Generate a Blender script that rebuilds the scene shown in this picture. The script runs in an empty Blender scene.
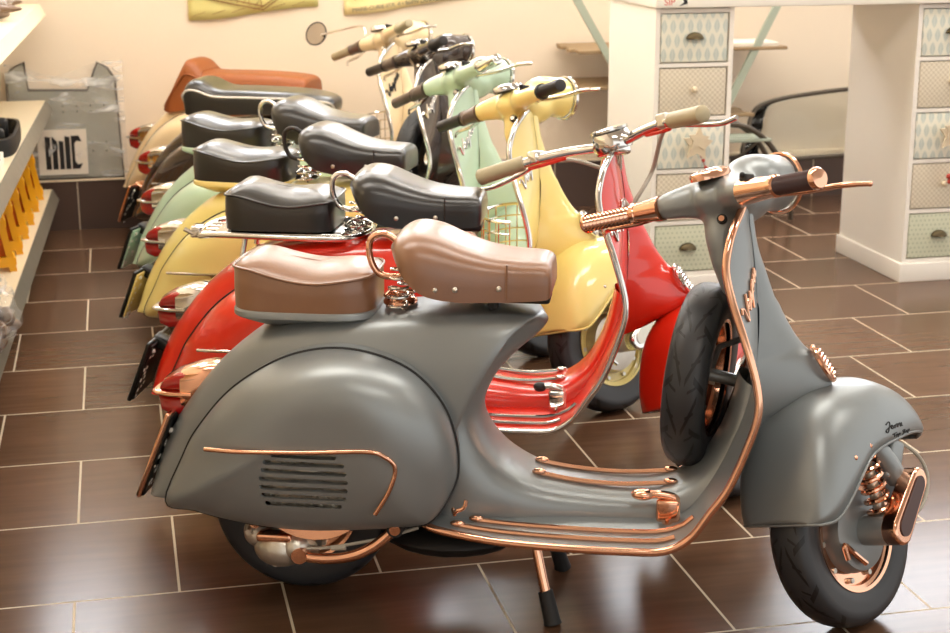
import bpy, bmesh, math, random
from mathutils import Vector, Matrix, noise
random.seed(7)
C = bpy.context.scene.collection
pi = math.pi

# ---------------------------------------------------------------- materials
def lin(c):
    return tuple(((v/255)/12.92 if v/255 <= .04045 else ((v/255+.055)/1.055)**2.4) for v in c)
class NT:
    def __init__(s, name):
        s.m = bpy.data.materials.new(name); s.m.use_nodes = True
        s.t = s.m.node_tree; s.n = s.t.nodes; s.b = s.n['Principled BSDF']
    def add(s, kind, **kw):
        n = s.n.new(kind)
        for k, v in kw.items():
            if k in n.inputs: n.inputs[k].default_value = v
            else: setattr(n, k, v)
        return n
    def ln(s, a, b): s.t.links.new(a, b)
    def math(s, op, a, b=None, c=None):
        n = s.n.new('ShaderNodeMath'); n.operation = op
        for i, v in enumerate((a, b, c)):
            if v is None: continue
            if isinstance(v, (int, float)): n.inputs[i].default_value = v
            else: s.ln(v, n.inputs[i])
        return n.outputs[0]
    def mix(s, fac, a, b):
        n = s.n.new('ShaderNodeMix'); n.data_type = 'RGBA'
        for i, v in ((0, fac), (6, a), (7, b)):
            if isinstance(v, (int, float)): n.inputs[i].default_value = v
            elif isinstance(v, tuple): n.inputs[i].default_value = (*v, 1)
            else: s.ln(v, n.inputs[i])
        return n.outputs[2]
def pm(name, col, metal=0, rough=.5, coat=0, var=.06, scale=14, bump=0, bscale=120, trans=0, ior=1.45, alpha=1, emit=0, spec=.5, coat_rough=.05):
    n = NT(name); c = lin(col); b = n.b
    tc = n.add('ShaderNodeTexCoord'); no = n.add('ShaderNodeTexNoise', Scale=scale, Detail=3.0)
    n.ln(tc.outputs['Object'], no.inputs['Vector'])
    dk = tuple(v*(1-var) for v in c); br = tuple(min(1, v*(1+var)) for v in c)
    n.ln(n.mix(no.outputs['Fac'], dk, br), b.inputs['Base Color'])
    b.inputs['Metallic'].default_value = metal
    n.ln(n.math('MULTIPLY_ADD', no.outputs['Fac'], rough*.25, rough*.87), b.inputs['Roughness'])
    b.inputs['Coat Weight'].default_value = coat; b.inputs['Coat Roughness'].default_value = coat_rough
    b.inputs['Transmission Weight'].default_value = trans; b.inputs['IOR'].default_value = ior
    b.inputs['Alpha'].default_value = alpha; b.inputs['Specular IOR Level'].default_value = spec
    if emit:
        b.inputs['Emission Color'].default_value = (*c, 1); b.inputs['Emission Strength'].default_value = emit
    if bump:
        n2 = n.add('ShaderNodeTexNoise', Scale=bscale, Detail=4.0); n.ln(tc.outputs['Object'], n2.inputs['Vector'])
        bp = n.add('ShaderNodeBump', Strength=bump, Distance=.002); n.ln(n2.outputs['Fac'], bp.inputs['Height'])
        n.ln(bp.outputs['Normal'], b.inputs['Normal'])
    return n.m
M = {}
M['grey_paint'] = pm('satin_grey_paint', (141, 146, 147), .5, .37, 0, .03)
M['red_paint'] = pm('red_paint', (220, 42, 20), 0, .3, 1, .04)
M['yellow_paint'] = pm('pale_yellow_paint', (243, 224, 140), 0, .3, .8, .02)
M['mint_paint'] = pm('mint_paint', (188, 214, 188), 0, .3, .8, .02)
M['black_paint'] = pm('brown_black_paint', (62, 50, 44), .2, .25, 1, .05)
M['cream_paint'] = pm('cream_paint', (238, 212, 168), 0, .3, .8, .02)
M['copper'] = pm('polished_copper', (236, 182, 152), 1, .13, 0, .04)
M['chrome'] = pm('chrome', (222, 220, 216), 1, .1, 0, .03)
M['brown_leather'] = pm('brown_leather', (130, 88, 58), 0, .36, .5, .12, 20, .1, 260, spec=.9, coat_rough=.32)
M['black_leather'] = pm('black_leather', (19, 16, 15), 0, .32, .8, .15, 20, .08, 260, spec=.45, coat_rough=.28)
M['tan_leather'] = pm('tan_leather', (152, 84, 40), 0, .42, 0, .12, 20, .25, 260)
M['piping'] = pm('white_piping', (226, 216, 204), 0, .4)
M['rubber'] = pm('black_rubber', (30, 29, 29), 0, .6, 0, .2, 30, .2, 200)
M['dark_metal'] = pm('dark_steel', (44, 43, 42), .5, .45)
M['cast'] = pm('cast_aluminium', (206, 200, 188), .8, .36, 0, .12, 40, .3, 160)
M['brown_grip'] = pm('brown_grip_rubber', (74, 50, 46), 0, .4)
M['beige_grip'] = pm('beige_grip_rubber', (168, 156, 126), 0, .5)
M['black_grip'] = pm('black_grip_rubber', (38, 34, 33), 0, .42)
M['steel_grip'] = pm('brown_steel_grip', (120, 106, 98), .6, .3)
M['cable'] = pm('grey_cable', (170, 164, 150), 0, .45)
M['red_lens'] = pm('red_lens', (165, 12, 14), 0, .14, 1, .05, spec=.7)
M['lens_glass'] = pm('lamp_glass', (225, 228, 225), 0, .05, 1, .02, trans=.7)
M['plate'] = pm('plate_black', (26, 27, 25), .2, .35)
M['ink'] = pm('black_ink', (24, 22, 22), 0, .5)
M['white'] = pm('white_plastic', (236, 232, 222), 0, .4)
M['pale_rim'] = pm('pale_yellow_rim', (226, 210, 130), 0, .3, .6)
M['mirror'] = pm('mirror_glass', (150, 140, 128), 1, .06)

def tyre_mat():
    n = NT('tyre_rubber'); b = n.b
    uv = n.add('ShaderNodeUVMap', uv_map='UVMap'); sp = n.add('ShaderNodeSeparateXYZ'); n.ln(uv.outputs[0], sp.inputs[0])
    v = n.math('ABSOLUTE', n.math('MULTIPLY_ADD', sp.outputs[1], 2., -1.))
    def groove(N, slope, off, wid, lo, hi, v=v):
        a = n.math('FRACT', n.math('ADD', n.math('MULTIPLY_ADD', sp.outputs[0], N, off), n.math('MULTIPLY', v, slope)))
        g = n.math('LESS_THAN', n.math('ABSOLUTE', n.math('SUBTRACT', a, .5)), wid)
        return n.math('MULTIPLY', g, n.math('MULTIPLY', n.math('GREATER_THAN', v, lo), n.math('LESS_THAN', v, hi)))
    g = n.math('MAXIMUM', groove(11, 2.4, 0, .075, .04, .34), n.math('MAXIMUM', groove(11, -.8, .35, .07, .22, .52), groove(22, 1.3, .2, .06, .12, .30)))
    n.ln(n.mix(g, lin((44, 45, 48)), lin((8, 8, 8))), b.inputs['Base Color'])
    b.inputs['Roughness'].default_value = .42
    bp = n.add('ShaderNodeBump', Strength=.9, Distance=.004, invert=True); n.ln(g, bp.inputs['Height']); n.ln(bp.outputs['Normal'], b.inputs['Normal'])
    return n.m
M['tyre'] = tyre_mat()

# ---------------------------------------------------------------- mesh builder
def V(*a): return Vector(a)
def lerp(a, b, t): return a+(b-a)*t
def spline(pts, n, closed=False):
    """Catmull-Rom resample of tuples by index."""
    P = [Vector(p) for p in pts]; m = len(P); out = []
    cnt = n
    for i in range(cnt):
        u = i/(cnt if closed else cnt-1)*(m if closed else m-1)
        k = min(int(u), m-1 if closed else m-2); t = u-k
        g = (lambda j: P[j % m]) if closed else (lambda j: P[max(0, min(m-1, j))])
        a, b, c, d = g(k-1), g(k), g(k+1), g(k+2)
        out.append(.5*((2*b)+(c-a)*t+(2*a-5*b+4*c-d)*t*t+(3*b-a-3*c+d)*t*t*t))
    return out
DEF = [0.0]
def deform(me):
    if DEF[0]:
        for v in me.vertices:
            k = max(0, min(1, (v.co.x-.57)/.25)); v.co.x += DEF[0]*k*k*(3-2*k)
class MB:
    def __init__(s): s.v = []; s.f = []; s.uv = {}
    def grid(s, rows, closed_u=False, closed_v=False, cap=False):
        n = len(rows[0]); b = len(s.v)
        for r in rows: s.v += [Vector(q) for q in r]
        R = len(rows)
        for i in range(R if closed_v else R-1):
            for j in range(n if closed_u else n-1):
                a = b+i*n+j; a2 = b+i*n+(j+1) % n; c = b+((i+1) % R)*n+j; c2 = b+((i+1) % R)*n+(j+1) % n
                s.f.append((a, a2, c2, c))
        if cap and closed_u:
            s.f.append(tuple(b+j for j in range(n))[::-1]); s.f.append(tuple(b+(R-1)*n+j for j in range(n)))
        return b
    def tube(s, pts, r, n=10, closed=False, cap=True, sm=0):
        P = [Vector(p) for p in pts]
        if sm: P = spline([tuple(p) for p in P], sm, closed)
        m = len(P); rows = []; prev = None
        for i in range(m):
            if closed: t = P[(i+1) % m]-P[i-1]
            else: t = P[min(i+1, m-1)]-P[max(i-1, 0)]
            t.normalize()
            if prev is None:
                u = t.orthogonal().normalized()
            else:
                u = (prev-t*prev.dot(t))
                u = u.normalized() if u.length > 1e-6 else t.orthogonal().normalized()
            prev = u; w = t.cross(u)
            rr = r[i*(len(r)-1)//max(1, m-1)] if isinstance(r, (list, tuple)) and not sm else (r if not isinstance(r, (list, tuple)) else r[0]+(r[-1]-r[0])*i/(m-1))
            rows.append([P[i]+(u*math.cos(2*pi*k/n)+w*math.sin(2*pi*k/n))*rr for k in range(n)])
        s.grid(rows, True, closed, cap and not closed); return s
    def lathe(s, prof, c=(0, 0, 0), ax=(0, 1, 0), n=40, cap=False, uv=False, a0=0, a1=2*pi):
        """prof: (radius, axial offset) list."""
        ax = Vector(ax).normalized(); c = Vector(c)
        u = Vector((1, 0, 0)) if abs(ax.x) < .9 else Vector((0, 0, 1)); u = (u-ax*u.dot(ax)).normalized(); w = ax.cross(u)
        full = abs(a1-a0-2*pi) < 1e-6
        cnt = n+1 if (uv or not full) else n
        rows = []
        for i, (r, h) in enumerate(prof):
            rows.append([c+ax*h+(u*math.cos(a0+(a1-a0)*k/n)+w*math.sin(a0+(a1-a0)*k/n))*r for k in range(cnt)])
        b = s.grid(rows, not (uv or not full), False, cap)
        if uv:
            for i in range(len(prof)):
                for k in range(cnt): s.uv[b+i*cnt+k] = (k/n, i/(len(prof)-1))
        return s
    def box(s, c, size, R=None, bev=0.0, seg=3):
        hx, hy, hz = (q/2 for q in size); c = Vector(c)
        bm = bmesh.new(); bmesh.ops.create_cube(bm, size=1)
        for v in bm.verts: v.co = Vector((v.co.x*2*hx, v.co.y*2*hy, v.co.z*2*hz))
        if bev: bmesh.ops.bevel(bm, geom=list(bm.edges), offset=bev, segments=seg, affect='EDGES', profile=.5)
        s.addbm(bm, Matrix.Translation(c) @ (R.to_4x4() if R else Matrix.Identity(4))); return s
    def ball(s, c, rad, R=None, u=20, v=12):
        bm = bmesh.new(); bmesh.ops.create_uvsphere(bm, u_segments=u, v_segments=v, radius=1)
        rad = (rad,)*3 if isinstance(rad, (int, float)) else rad
        s.addbm(bm, Matrix.Translation(Vector(c)) @ (R.to_4x4() if R else Matrix.Identity(4)) @ Matrix.Diagonal((*rad, 1))); return s
    def prism(s, poly, frame, d0, d1, bev=0):
        """polygon of (a,b) in frame (origin, ex, ey, ez) extruded along ez"""
        o, ex, ey, ez = (Vector(q) for q in frame); n = len(poly); b = len(s.v)
        for d in (d0, d1):
            for a, bb in poly: s.v.append(o+ex*a+ey*bb+ez*d)
        s.f.append(tuple(b+i for i in range(n))[::-1]); s.f.append(tuple(b+n+i for i in range(n)))
        for i in range(n): s.f.append((b+i, b+(i+1) % n, b+n+(i+1) % n, b+n+i))
        return s
    def addbm(s, bm, mat=None):
        b = len(s.v); bm.verts.ensure_lookup_table(); bm.verts.index_update()
        for v in bm.verts: s.v.append((mat @ v.co) if mat else v.co.copy())
        for f in bm.faces: s.f.append(tuple(b+v.index for v in f.verts))
        bm.free()
    def addbm_from(s, o):
        b = len(s.v); s.v += o.v; s.f += [tuple(b+i for i in f) for f in o.f]
    def coil(s, a, b, R, r, turns, n=8, per=16):
        a, b = Vector(a), Vector(b); ax = (b-a).normalized(); u = ax.orthogonal().normalized(); w = ax.cross(u)
        N = int(turns*per)
        return s.tube([a+(b-a)*(i/N)+(u*math.cos(2*pi*i/per)+w*math.sin(2*pi*i/per))*R for i in range(N+1)], r, n)
    def xf(s, fn): s.v = [fn(q) for q in s.v]; return s
    def mirror(s):
        s.v = [Vector((q.x, -q.y, q.z)) for q in s.v]; s.f = [f[::-1] for f in s.f]; return s
    def build(s, name, mat, parent=None, ang=40, mods=(), recalc=True, weld=False):
        me = bpy.data.meshes.new(name); me.from_pydata([tuple(q) for q in s.v], [], s.f); deform(me)
        if s.uv:
            uvl = me.uv_layers.new(name='UVMap')
            for l in me.loops: uvl.data[l.index].uv = s.uv.get(l.vertex_index, (0, 0))
        if recalc:
            bm = bmesh.new(); bm.from_mesh(me)
            if weld: bmesh.ops.remove_doubles(bm, verts=bm.verts, dist=1e-5)
            bmesh.ops.recalc_face_normals(bm, faces=bm.faces); bm.to_mesh(me); bm.free()
        me.polygons.foreach_set('use_smooth', [True]*len(me.polygons)); me.set_sharp_from_angle(angle=math.radians(ang))
        o = bpy.data.objects.new(name, me); C.objects.link(o); o.parent = parent
        for mm in (mat if isinstance(mat, (list, tuple)) else [mat]): me.materials.append(mm)
        for kind, kw in mods:
            md = o.modifiers.new(kind.lower(), kind)
            for k, v in kw.items(): setattr(md, k, v)
        return o
def bake(o, ang=40):
    dg = bpy.context.evaluated_depsgraph_get(); dg.update()
    me = bpy.data.meshes.new_from_object(o.evaluated_get(dg)); o.modifiers.clear(); o.data = me
    me.polygons.foreach_set('use_smooth', [True]*len(me.polygons)); me.set_sharp_from_angle(angle=math.radians(ang)); return o
def tag(o, label, cat=None, group=None, kind=None):
    if label: o['label'] = label
    if cat: o['category'] = cat
    if group: o['group'] = group
    if kind: o['kind'] = kind
    return o
def empty(name, loc, rz, label, cat, group=None):
    o = bpy.data.objects.new(name, None); C.objects.link(o); o.location = loc; o.rotation_euler = (0, 0, rz); o.empty_display_size = .1
    return tag(o, label, cat, group)
def note(o, label): o['label'] = label; return o

# ---------------------------------------------------------------- camera
cam = bpy.data.cameras.new('camera'); co = bpy.data.objects.new('camera', cam); C.objects.link(co)
yaw, pitch, roll = .221748, .263918, -.001743
fw = V(math.sin(yaw)*math.cos(pitch), math.cos(yaw)*math.cos(pitch), -math.sin(pitch)); rt = V(math.cos(yaw), -math.sin(yaw), 0); up = rt.cross(fw)
r2 = rt*math.cos(roll)+up*math.sin(roll); u2 = up*math.cos(roll)-rt*math.sin(roll)
co.matrix_world = Matrix(((r2.x, u2.x, -fw.x, .159546), (r2.y, u2.y, -fw.y, -2.811109), (r2.z, u2.z, -fw.z, 1.492318), (0, 0, 0, 1)))
cam.sensor_width = 36; cam.lens = 1573.2/950*36; cam.clip_start = .05
cam.dof.use_dof = True; cam.dof.focus_distance = 3.3; cam.dof.aperture_fstop = 7.0
bpy.context.scene.camera = co

# ---------------------------------------------------------------- scooter geometry (x forward, y to its left, z up, rear wheel on the origin)
A = V(.857, 0, .95); TILT = math.radians(22)
AX = V(-math.sin(TILT), 0, math.cos(TILT))
A2 = V(.88, 0, .95)
def steer(deg, A=A):
    R = Matrix.Rotation(math.radians(deg), 3, AX)
    return lambda q: A+R @ (Vector(q)-A)

def hull(mb, T, B, W, E, ns, nt, bottom=True, K=None, cap=False):
    Ts, Bs = spline(T, ns), spline(B, ns); Ws = spline([(w, e, k) for w, e, k in zip(W, E, K or [1]*len(W))], ns); rows = []
    for i in range(ns):
        t, b, (w, e, kk) = Ts[i], Bs[i], Ws[i]; row = []
        for k in range(-nt, nt+1):
            a = abs(k)/nt*pi/2; g = 1-max(0, math.cos(a))**e; h = math.sin(a)**e*(1 if k >= 0 else -1)
            g = max(0, g); row.append(V(t[0]+(b[0]-t[0])*g**kk, w*h, t[1]+(b[1]-t[1])*g**(2-kk)))
        if bottom: row = [V(b[0], 0, b[1])]+row+[V(b[0], 0, b[1])]
        rows.append(row)
    b0 = mb.grid(rows)
    if cap:
        n = len(rows[0]); mb.f.append(tuple(range(b0, b0+n))); mb.f.append(tuple(range(b0+(ns-1)*n, b0+ns*n))[::-1])
    return rows

# body spine
BT = [(-.316, .238), (-.314, .262), (-.294, .328), (-.264, .391), (-.232, .440), (-.184, .50), (-.116, .562), (-.045, .608), (.05, .632), (.2, .648), (.38, .660), (.50, .652), (.534, .640), (.537, .622), (.512, .592), (.470, .554), (.427, .501), (.405, .445), (.412, .396), (.434, .356), (.469, .323), (.525, .296), (.62, .281), (.72, .276), (.80, .287), (.858, .325), (.897, .385), (.922, .455), (.938, .53)]
BB = [(-.298, .236), (-.27, .234), (-.22, .234), (-.165, .23), (-.11, .235), (-.055, .238), (0, .238), (.05, .235), (.1, .232), (.16, .228), (.24, .224), (.28, .222), (.29, .222), (.30, .222), (.31, .222), (.315, .222), (.32, .222), (.33, .222), (.35, .222), (.38, .222), (.42, .222), (.52, .223), (.62, .226), (.73, .229), (.82, .232), (.885, .268), (.925, .335), (.955, .42), (.972, .51)]
BW = [.112, .116, .12, .122, .126, .13, .134, .138, .142, .145, .145, .142, .11, .085, .098, .115, .124, .13, .134, .134, .128, .11, .098, .095, .095, .09, .085, .075, .06]
BE = [.7, .7, .7, .7, .65, .6, .55, .5, .45, .42, .42, .45, .55, .6, .62, .62, .6, .6, .6, .6, .62, .65, .7, .7, .7, .7, .75, .8, .8]
BK = [1]*11+[.85, .6, .52, .5, .5, .5, .55, .6, .7, .8, .95, 1, 1, 1, 1, 1, 1, 1]
def body_mesh():
    mb = MB(); hull(mb, BT, BB, BW, BE, 150, 22, True, BK); return mb

COWL = [(-.247, .258), (-.209, .362), (-.174, .419), (-.117, .487), (-.051, .539), (.024, .578), (.107, .596), (.19, .589), (.272, .556), (.333, .494), (.363, .42), (.369, .344), (.354, .295), (.325, .254), (.285, .238), (.14, .223), (.033, .219), (-.096, .230), (-.182, .244)]
def cowl_mesh():
    """right-hand bulging side cowl"""
    mb = MB(); out = spline([(x, z, 0) for x, z in COWL], 96, True); c = V(.115, .475, 0); rows = []
    for r in (1.0, .995, .985, .96, .93, .89, .84, .77, .68, .57, .45, .32, .2, .1, .03):
        row = []
        for q in out:
            d = q-c; sm = lambda v: (lambda k: k*k*(3-2*k))(max(0, min(1, v))); low = sm((.34-q.y)/.12); tail = sm((.0-q.x)/.25); front = max(0, min(1, (q.x-.25)/.12))
            yo = .164+.05*low-.016*tail
            H = .278-.02*tail*r*r
            y = yo+(H-yo)*(1-r**3.6)**.6
            p = c+d*r; row.append(V(p.x, -y, p.y))
        rows.append(row)
    back = [V(q.x, -.125, q.z) for q in rows[0]]; ctr = [V(.115+(q.x-.115)*.02, -.125, .475+(q.z-.475)*.02) for q in back]
    rows = [ctr, back]+rows
    mb.grid(rows, True); b = len(mb.v)-96; mb.f.append(tuple(b+k for k in range(96))); mb.f.append(tuple(range(96))[::-1])
    return mb
def capsule(mb, x0, x1, z, h, y0, y1):
    poly = []
    for k in range(9): a = pi/2+pi*k/8; poly.append((x0+h/2+math.cos(a)*h/2, z+math.sin(a)*h/2))
    for k in range(9): a = -pi/2+pi*k/8; poly.append((x1-h/2+math.cos(a)*h/2, z+math.sin(a)*h/2))
    mb.prism(poly, ((0, 0, 0), (1, 0, 0), (0, 0, 1), (0, 1, 0)), y0, y1)
LOUV = [(.005, .140, .403), (-.012, .156, .386), (-.017, .160, .368), (-.022, .162, .3495), (-.022, .161, .331), (-.020, .156, .3125), (-.013, .146, .294)]
_cache = {}
def cowl_with_louvres():
    if 'cowl' not in _cache:
        o = cowl_mesh().build('cowl_tmp', M['grey_paint'])
        cut = MB()
        for x0, x1, z in LOUV: capsule(cut, x0, x1, z, .0105, -.35, -.258)
        k = cut.build('cut_tmp', M['grey_paint'])
        md = o.modifiers.new('b', 'BOOLEAN'); md.object = k; md.operation = 'DIFFERENCE'; md.solver = 'EXACT'; md.use_self = True
        bake(o, 35); me = o.data; bm = bmesh.new(); bm.from_mesh(me)
        bmesh.ops.delete(bm, geom=[f for f in bm.faces if all(abs(v.co.y+.258) < 1e-4 for v in f.verts) or all(v.co.y > -.126 for v in f.verts)], context='FACES')
        bm.to_mesh(me); bm.free(); _cache['cowl'] = o.data
        bpy.data.objects.remove(o); bpy.data.objects.remove(k)
    return _cache['cowl']
def obj_from(me, name, mat, parent):
    o = bpy.data.objects.new(name, me.copy()); C.objects.link(o); o.parent = parent; o.data.materials.clear(); o.data.materials.append(mat); deform(o.data); return o

# leg shield + floorboard sheet: (centre x,z) (edge x,z) half width
SH = [(.290, .236, .290, .232, .17), (.34, .236, .33, .222, .19), (.45, .234, .45, .209, .205), (.60, .231, .60, .205, .213), (.72, .231, .72, .205, .215), (.79, .236, .795, .210, .215), (.838, .252, .845, .240, .215), (.875, .295, .882, .295, .215), (.908, .355, .917, .35, .215), (.943, .437, .95, .436, .213), (.962, .505, .968, .503, .21), (.967, .565, .964, .558, .203), (.968, .64, .941, .635, .19), (.960, .735, .912, .715, .165), (.950, .805, .897, .775, .150), (.942, .848, .901, .822, .130), (.940, .874, .910, .852, .106), (.938, .888, .922, .874, .072), (.937, .894, .930, .886, .038), (.936, .896, .935, .894, .010)]
def sheet_pt(s, t):
    """s in 0..1 along the sheet, t -1..1 across"""
    k = s*(len(SH)-1); i = min(int(k), len(SH)-2)
    P = SH; f = k-i
    def g(j): return Vector((*P[max(0, min(len(P)-1, j))][:4],)) if False else P[max(0, min(len(P)-1, j))]
    a, b, c, d = g(i-1), g(i), g(i+1), g(i+2)
    q = [.5*((2*b[m])+(c[m]-a[m])*f+(2*a[m]-5*b[m]+4*c[m]-d[m])*f*f+(3*b[m]-a[m]-3*c[m]+d[m])*f**3) for m in range(5)]
    w = abs(t)**2.2
    return V(lerp(q[0], q[2], w), q[4]*t, lerp(q[1], q[3], w))
def sheet_s_of_z(z):
    lo, hi = .45, 1.0
    for _ in range(40):
        m = (lo+hi)/2
        if sheet_pt(m, 0).z < z: lo = m
        else: hi = m
    return lo
def sheet_mesh():
    mb = MB(); mb.grid([[sheet_pt(i/110, k/14) for k in range(-14, 15)] for i in range(111)]); return mb
def edge_trim(mb, r, s0=0, dx=0):
    L = [sheet_pt(s0+(1-s0)*i/80, -1) for i in range(81)]; Rr = [V(q.x, -q.y, q.z) for q in L][::-1]
    mb.tube(L+Rr[1:], r, 10)

HC = [(.872, .947, .018), (.80, .960, .026), (.743, .980, .032), (.68, 1.004, .040), (.627, 1.032, .050), (.59, 1.06, .060), (.572, 1.083, .064), (.54, 1.108, .068), (.507, 1.121, .070), (.48, 1.105, .070), (.46, 1.07, .068), (.436, 1.025, .062)]
def horn_mesh():
    mb = MB(); nodes = spline(HC, 44); rows = []
    for z, fx, hw in nodes:
        xb = sheet_pt(sheet_s_of_z(z), 0).x if z > .45 else .955; row = []
        for k in range(-12, 13):
            t = k/12; y = hw*t; base = xb-1.3*y*y+(.007 if z < .68 else .0035)
            row.append(V(base+(max(fx-xb, .006))*(1-abs(t)**1.7)**.9, y, z-.02*t*t*(1 if z < .6 else 0)))
        rows.append(row)
    mb.grid(rows); return mb

# front fender (before steering)
FT = [(0.938, 0.231), (0.944, 0.304), (0.961, 0.379), (0.992, 0.441), (1.043, 0.484), (1.103, 0.503), (1.163, 0.509), (1.229, 0.505), (1.327, 0.476), (1.389, 0.434), (1.425, 0.388), (1.443, 0.362)]
FB = [(0.943, 0.227), (0.957, 0.226), (0.979, 0.230), (0.999, 0.243), (1.035, .276), (1.071, .313), (1.111, .345), (1.160, .361), (1.223, .371), (1.303, 0.379), (1.383, 0.374), (1.441, 0.360)]
FW = [.070, .098, .112, .119, .123, .125, .124, .121, .113, .096, .068, .02]
FE = [.8, .7, .66, .66, .68, .72, .76, .8, .85, .9, .95, 1]
def fender_mesh():
    mb = MB(); hull(mb, FT, FB, FW, FE, 60, 18, bottom=False); return mb

TYRE = [(.122, -.034), (.13, -.040), (.148, -.042), (.167, -.044), (.180, -.0435), (.188, -.039), (.194, -.031), (.1980, -.022), (.1995, -.011), (.2, 0)]
TYRE = TYRE+[(r, -h) for r, h in TYRE[-2::-1]]
def wheel(name, c, cfg, root, fn=None, ax=(0, 1, 0), spare=False):
    fn = fn or (lambda q: Vector(q))
    t = MB().lathe(TYRE, c, ax, 72, uv=True).xf(fn).build(name, M['tyre'], root, 60)
    rim = MB().lathe([(.120, .037), (.127, .039), (.128, .034), (.114, .026), (.112, .010), (.095, .004), (.06, .006), (.05, .012), (.028, .012), (.028, -.012), (.05, -.012), (.06, -.016), (.095, -.018), (.112, -.02), (.114, -.03), (.128, -.036), (.127, -.041), (.120, -.039)], c, ax, 56)
    axv = Vector(ax).normalized(); u = axv.orthogonal().normalized(); w = axv.cross(u)
    rim.xf(fn).build('rim', cfg['rim'], t, 35)
    nb = MB()
    for k in range(10 if not spare else 5):
        a = 2*pi*k/(10 if not spare else 5); q = Vector(c)+(u*math.cos(a)+w*math.sin(a))*(.103 if not spare else .07)
        nb.tube([q-axv*.028, q-axv*.012], .006, 8); nb.tube([q+axv*.02, q+axv*.004], .006, 8)
    nb.xf(fn).build('wheel_nut', M['cast'], t)['kind'] = 'stuff'
    if not spare:
        MB().lathe([(.0, .052), (.03, .05), (.07, .045), (.085, .03), (.088, 0), (.088, -.03), (.082, -.052), (.05, -.06), (.0, -.062)], c, ax, 40).xf(fn).build('hub_drum', cfg['drum'], t, 35)
    return t

# script lettering as strokes: list of polylines in letter units
VESPA = [[(-.1, 1.0), (.1, 1.15), (.25, .9), (.32, .2), (.4, 0), (.55, .25), (.95, 1.2)],
         [(.8, .3), (1.05, .38), (1.15, .55), (1.05, .66), (.92, .45), (.95, .12), (1.1, .03), (1.3, .25), (1.5, .66), (1.58, .35), (1.55, .08), (1.38, .05)],
         [(1.55, .12), (1.8, .3), (1.98, .68), (1.8, -.1), (1.68, -.62)],
         [(1.9, .5), (2.1, .68), (2.25, .5), (2.15, .15), (1.95, .08)],
         [(2.2, .2), (2.45, .5), (2.75, .66), (2.5, .6), (2.42, .25), (2.55, .05), (2.75, .35), (2.85, .65), (2.82, .15), (2.95, .05), (3.1, .2)]]
def script(mb, strokes, place, r, per=6):
    for st in strokes:
        P = spline([(a, b, 0) for a, b in st], per*(len(st)-1)+1)
        mb.tube([place(q.x, q.y) for q in P], r, 6)

def headset_mesh():
    mb = MB()
    mb.tube([(.906, 0, .70), (.885, 0, .762), (.879, 0, .807), (.903, 0, .86), (.915, 0, .89)], [.026, .029, .034, .05, .058], 20)
    mb.ball((.915, 0, .893), (.090, .064, .048)); mb.ball((.998, 0, .925), (.080, .067, .061)); mb.ball((.950, 0, .897), (.072, .062, .058)); mb.ball((.918, 0, .868), (.052, .050, .05))
    mb.tube([(.965, 0, .924), (1.03, 0, .925), (1.068, 0, .925)], [.052, .060, .061], 24)
    for sgn in (-1, 1):
        mb.tube([(.908, sgn*.02, .895), (.868, sgn*.055, .896), (.845, sgn*.085, .892), (.832, sgn*.117, .888)], [.052, .038, .031, .0262], 18)
    o = mb.build('hs_tmp', M['grey_paint'], mods=[('REMESH', dict(mode='VOXEL', voxel_size=.0065)), ('SMOOTH', dict(factor=.5, iterations=22))])
    bake(o, 60); me = o.data; bpy.data.objects.remove(o); return me
def headset(cfg):
    if 'hs' not in _cache: _cache['hs'] = headset_mesh()
    return _cache['hs']

def grip_line(sgn): return V(.832, sgn*.115, .888), V(.808, sgn*.314, .883)

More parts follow.
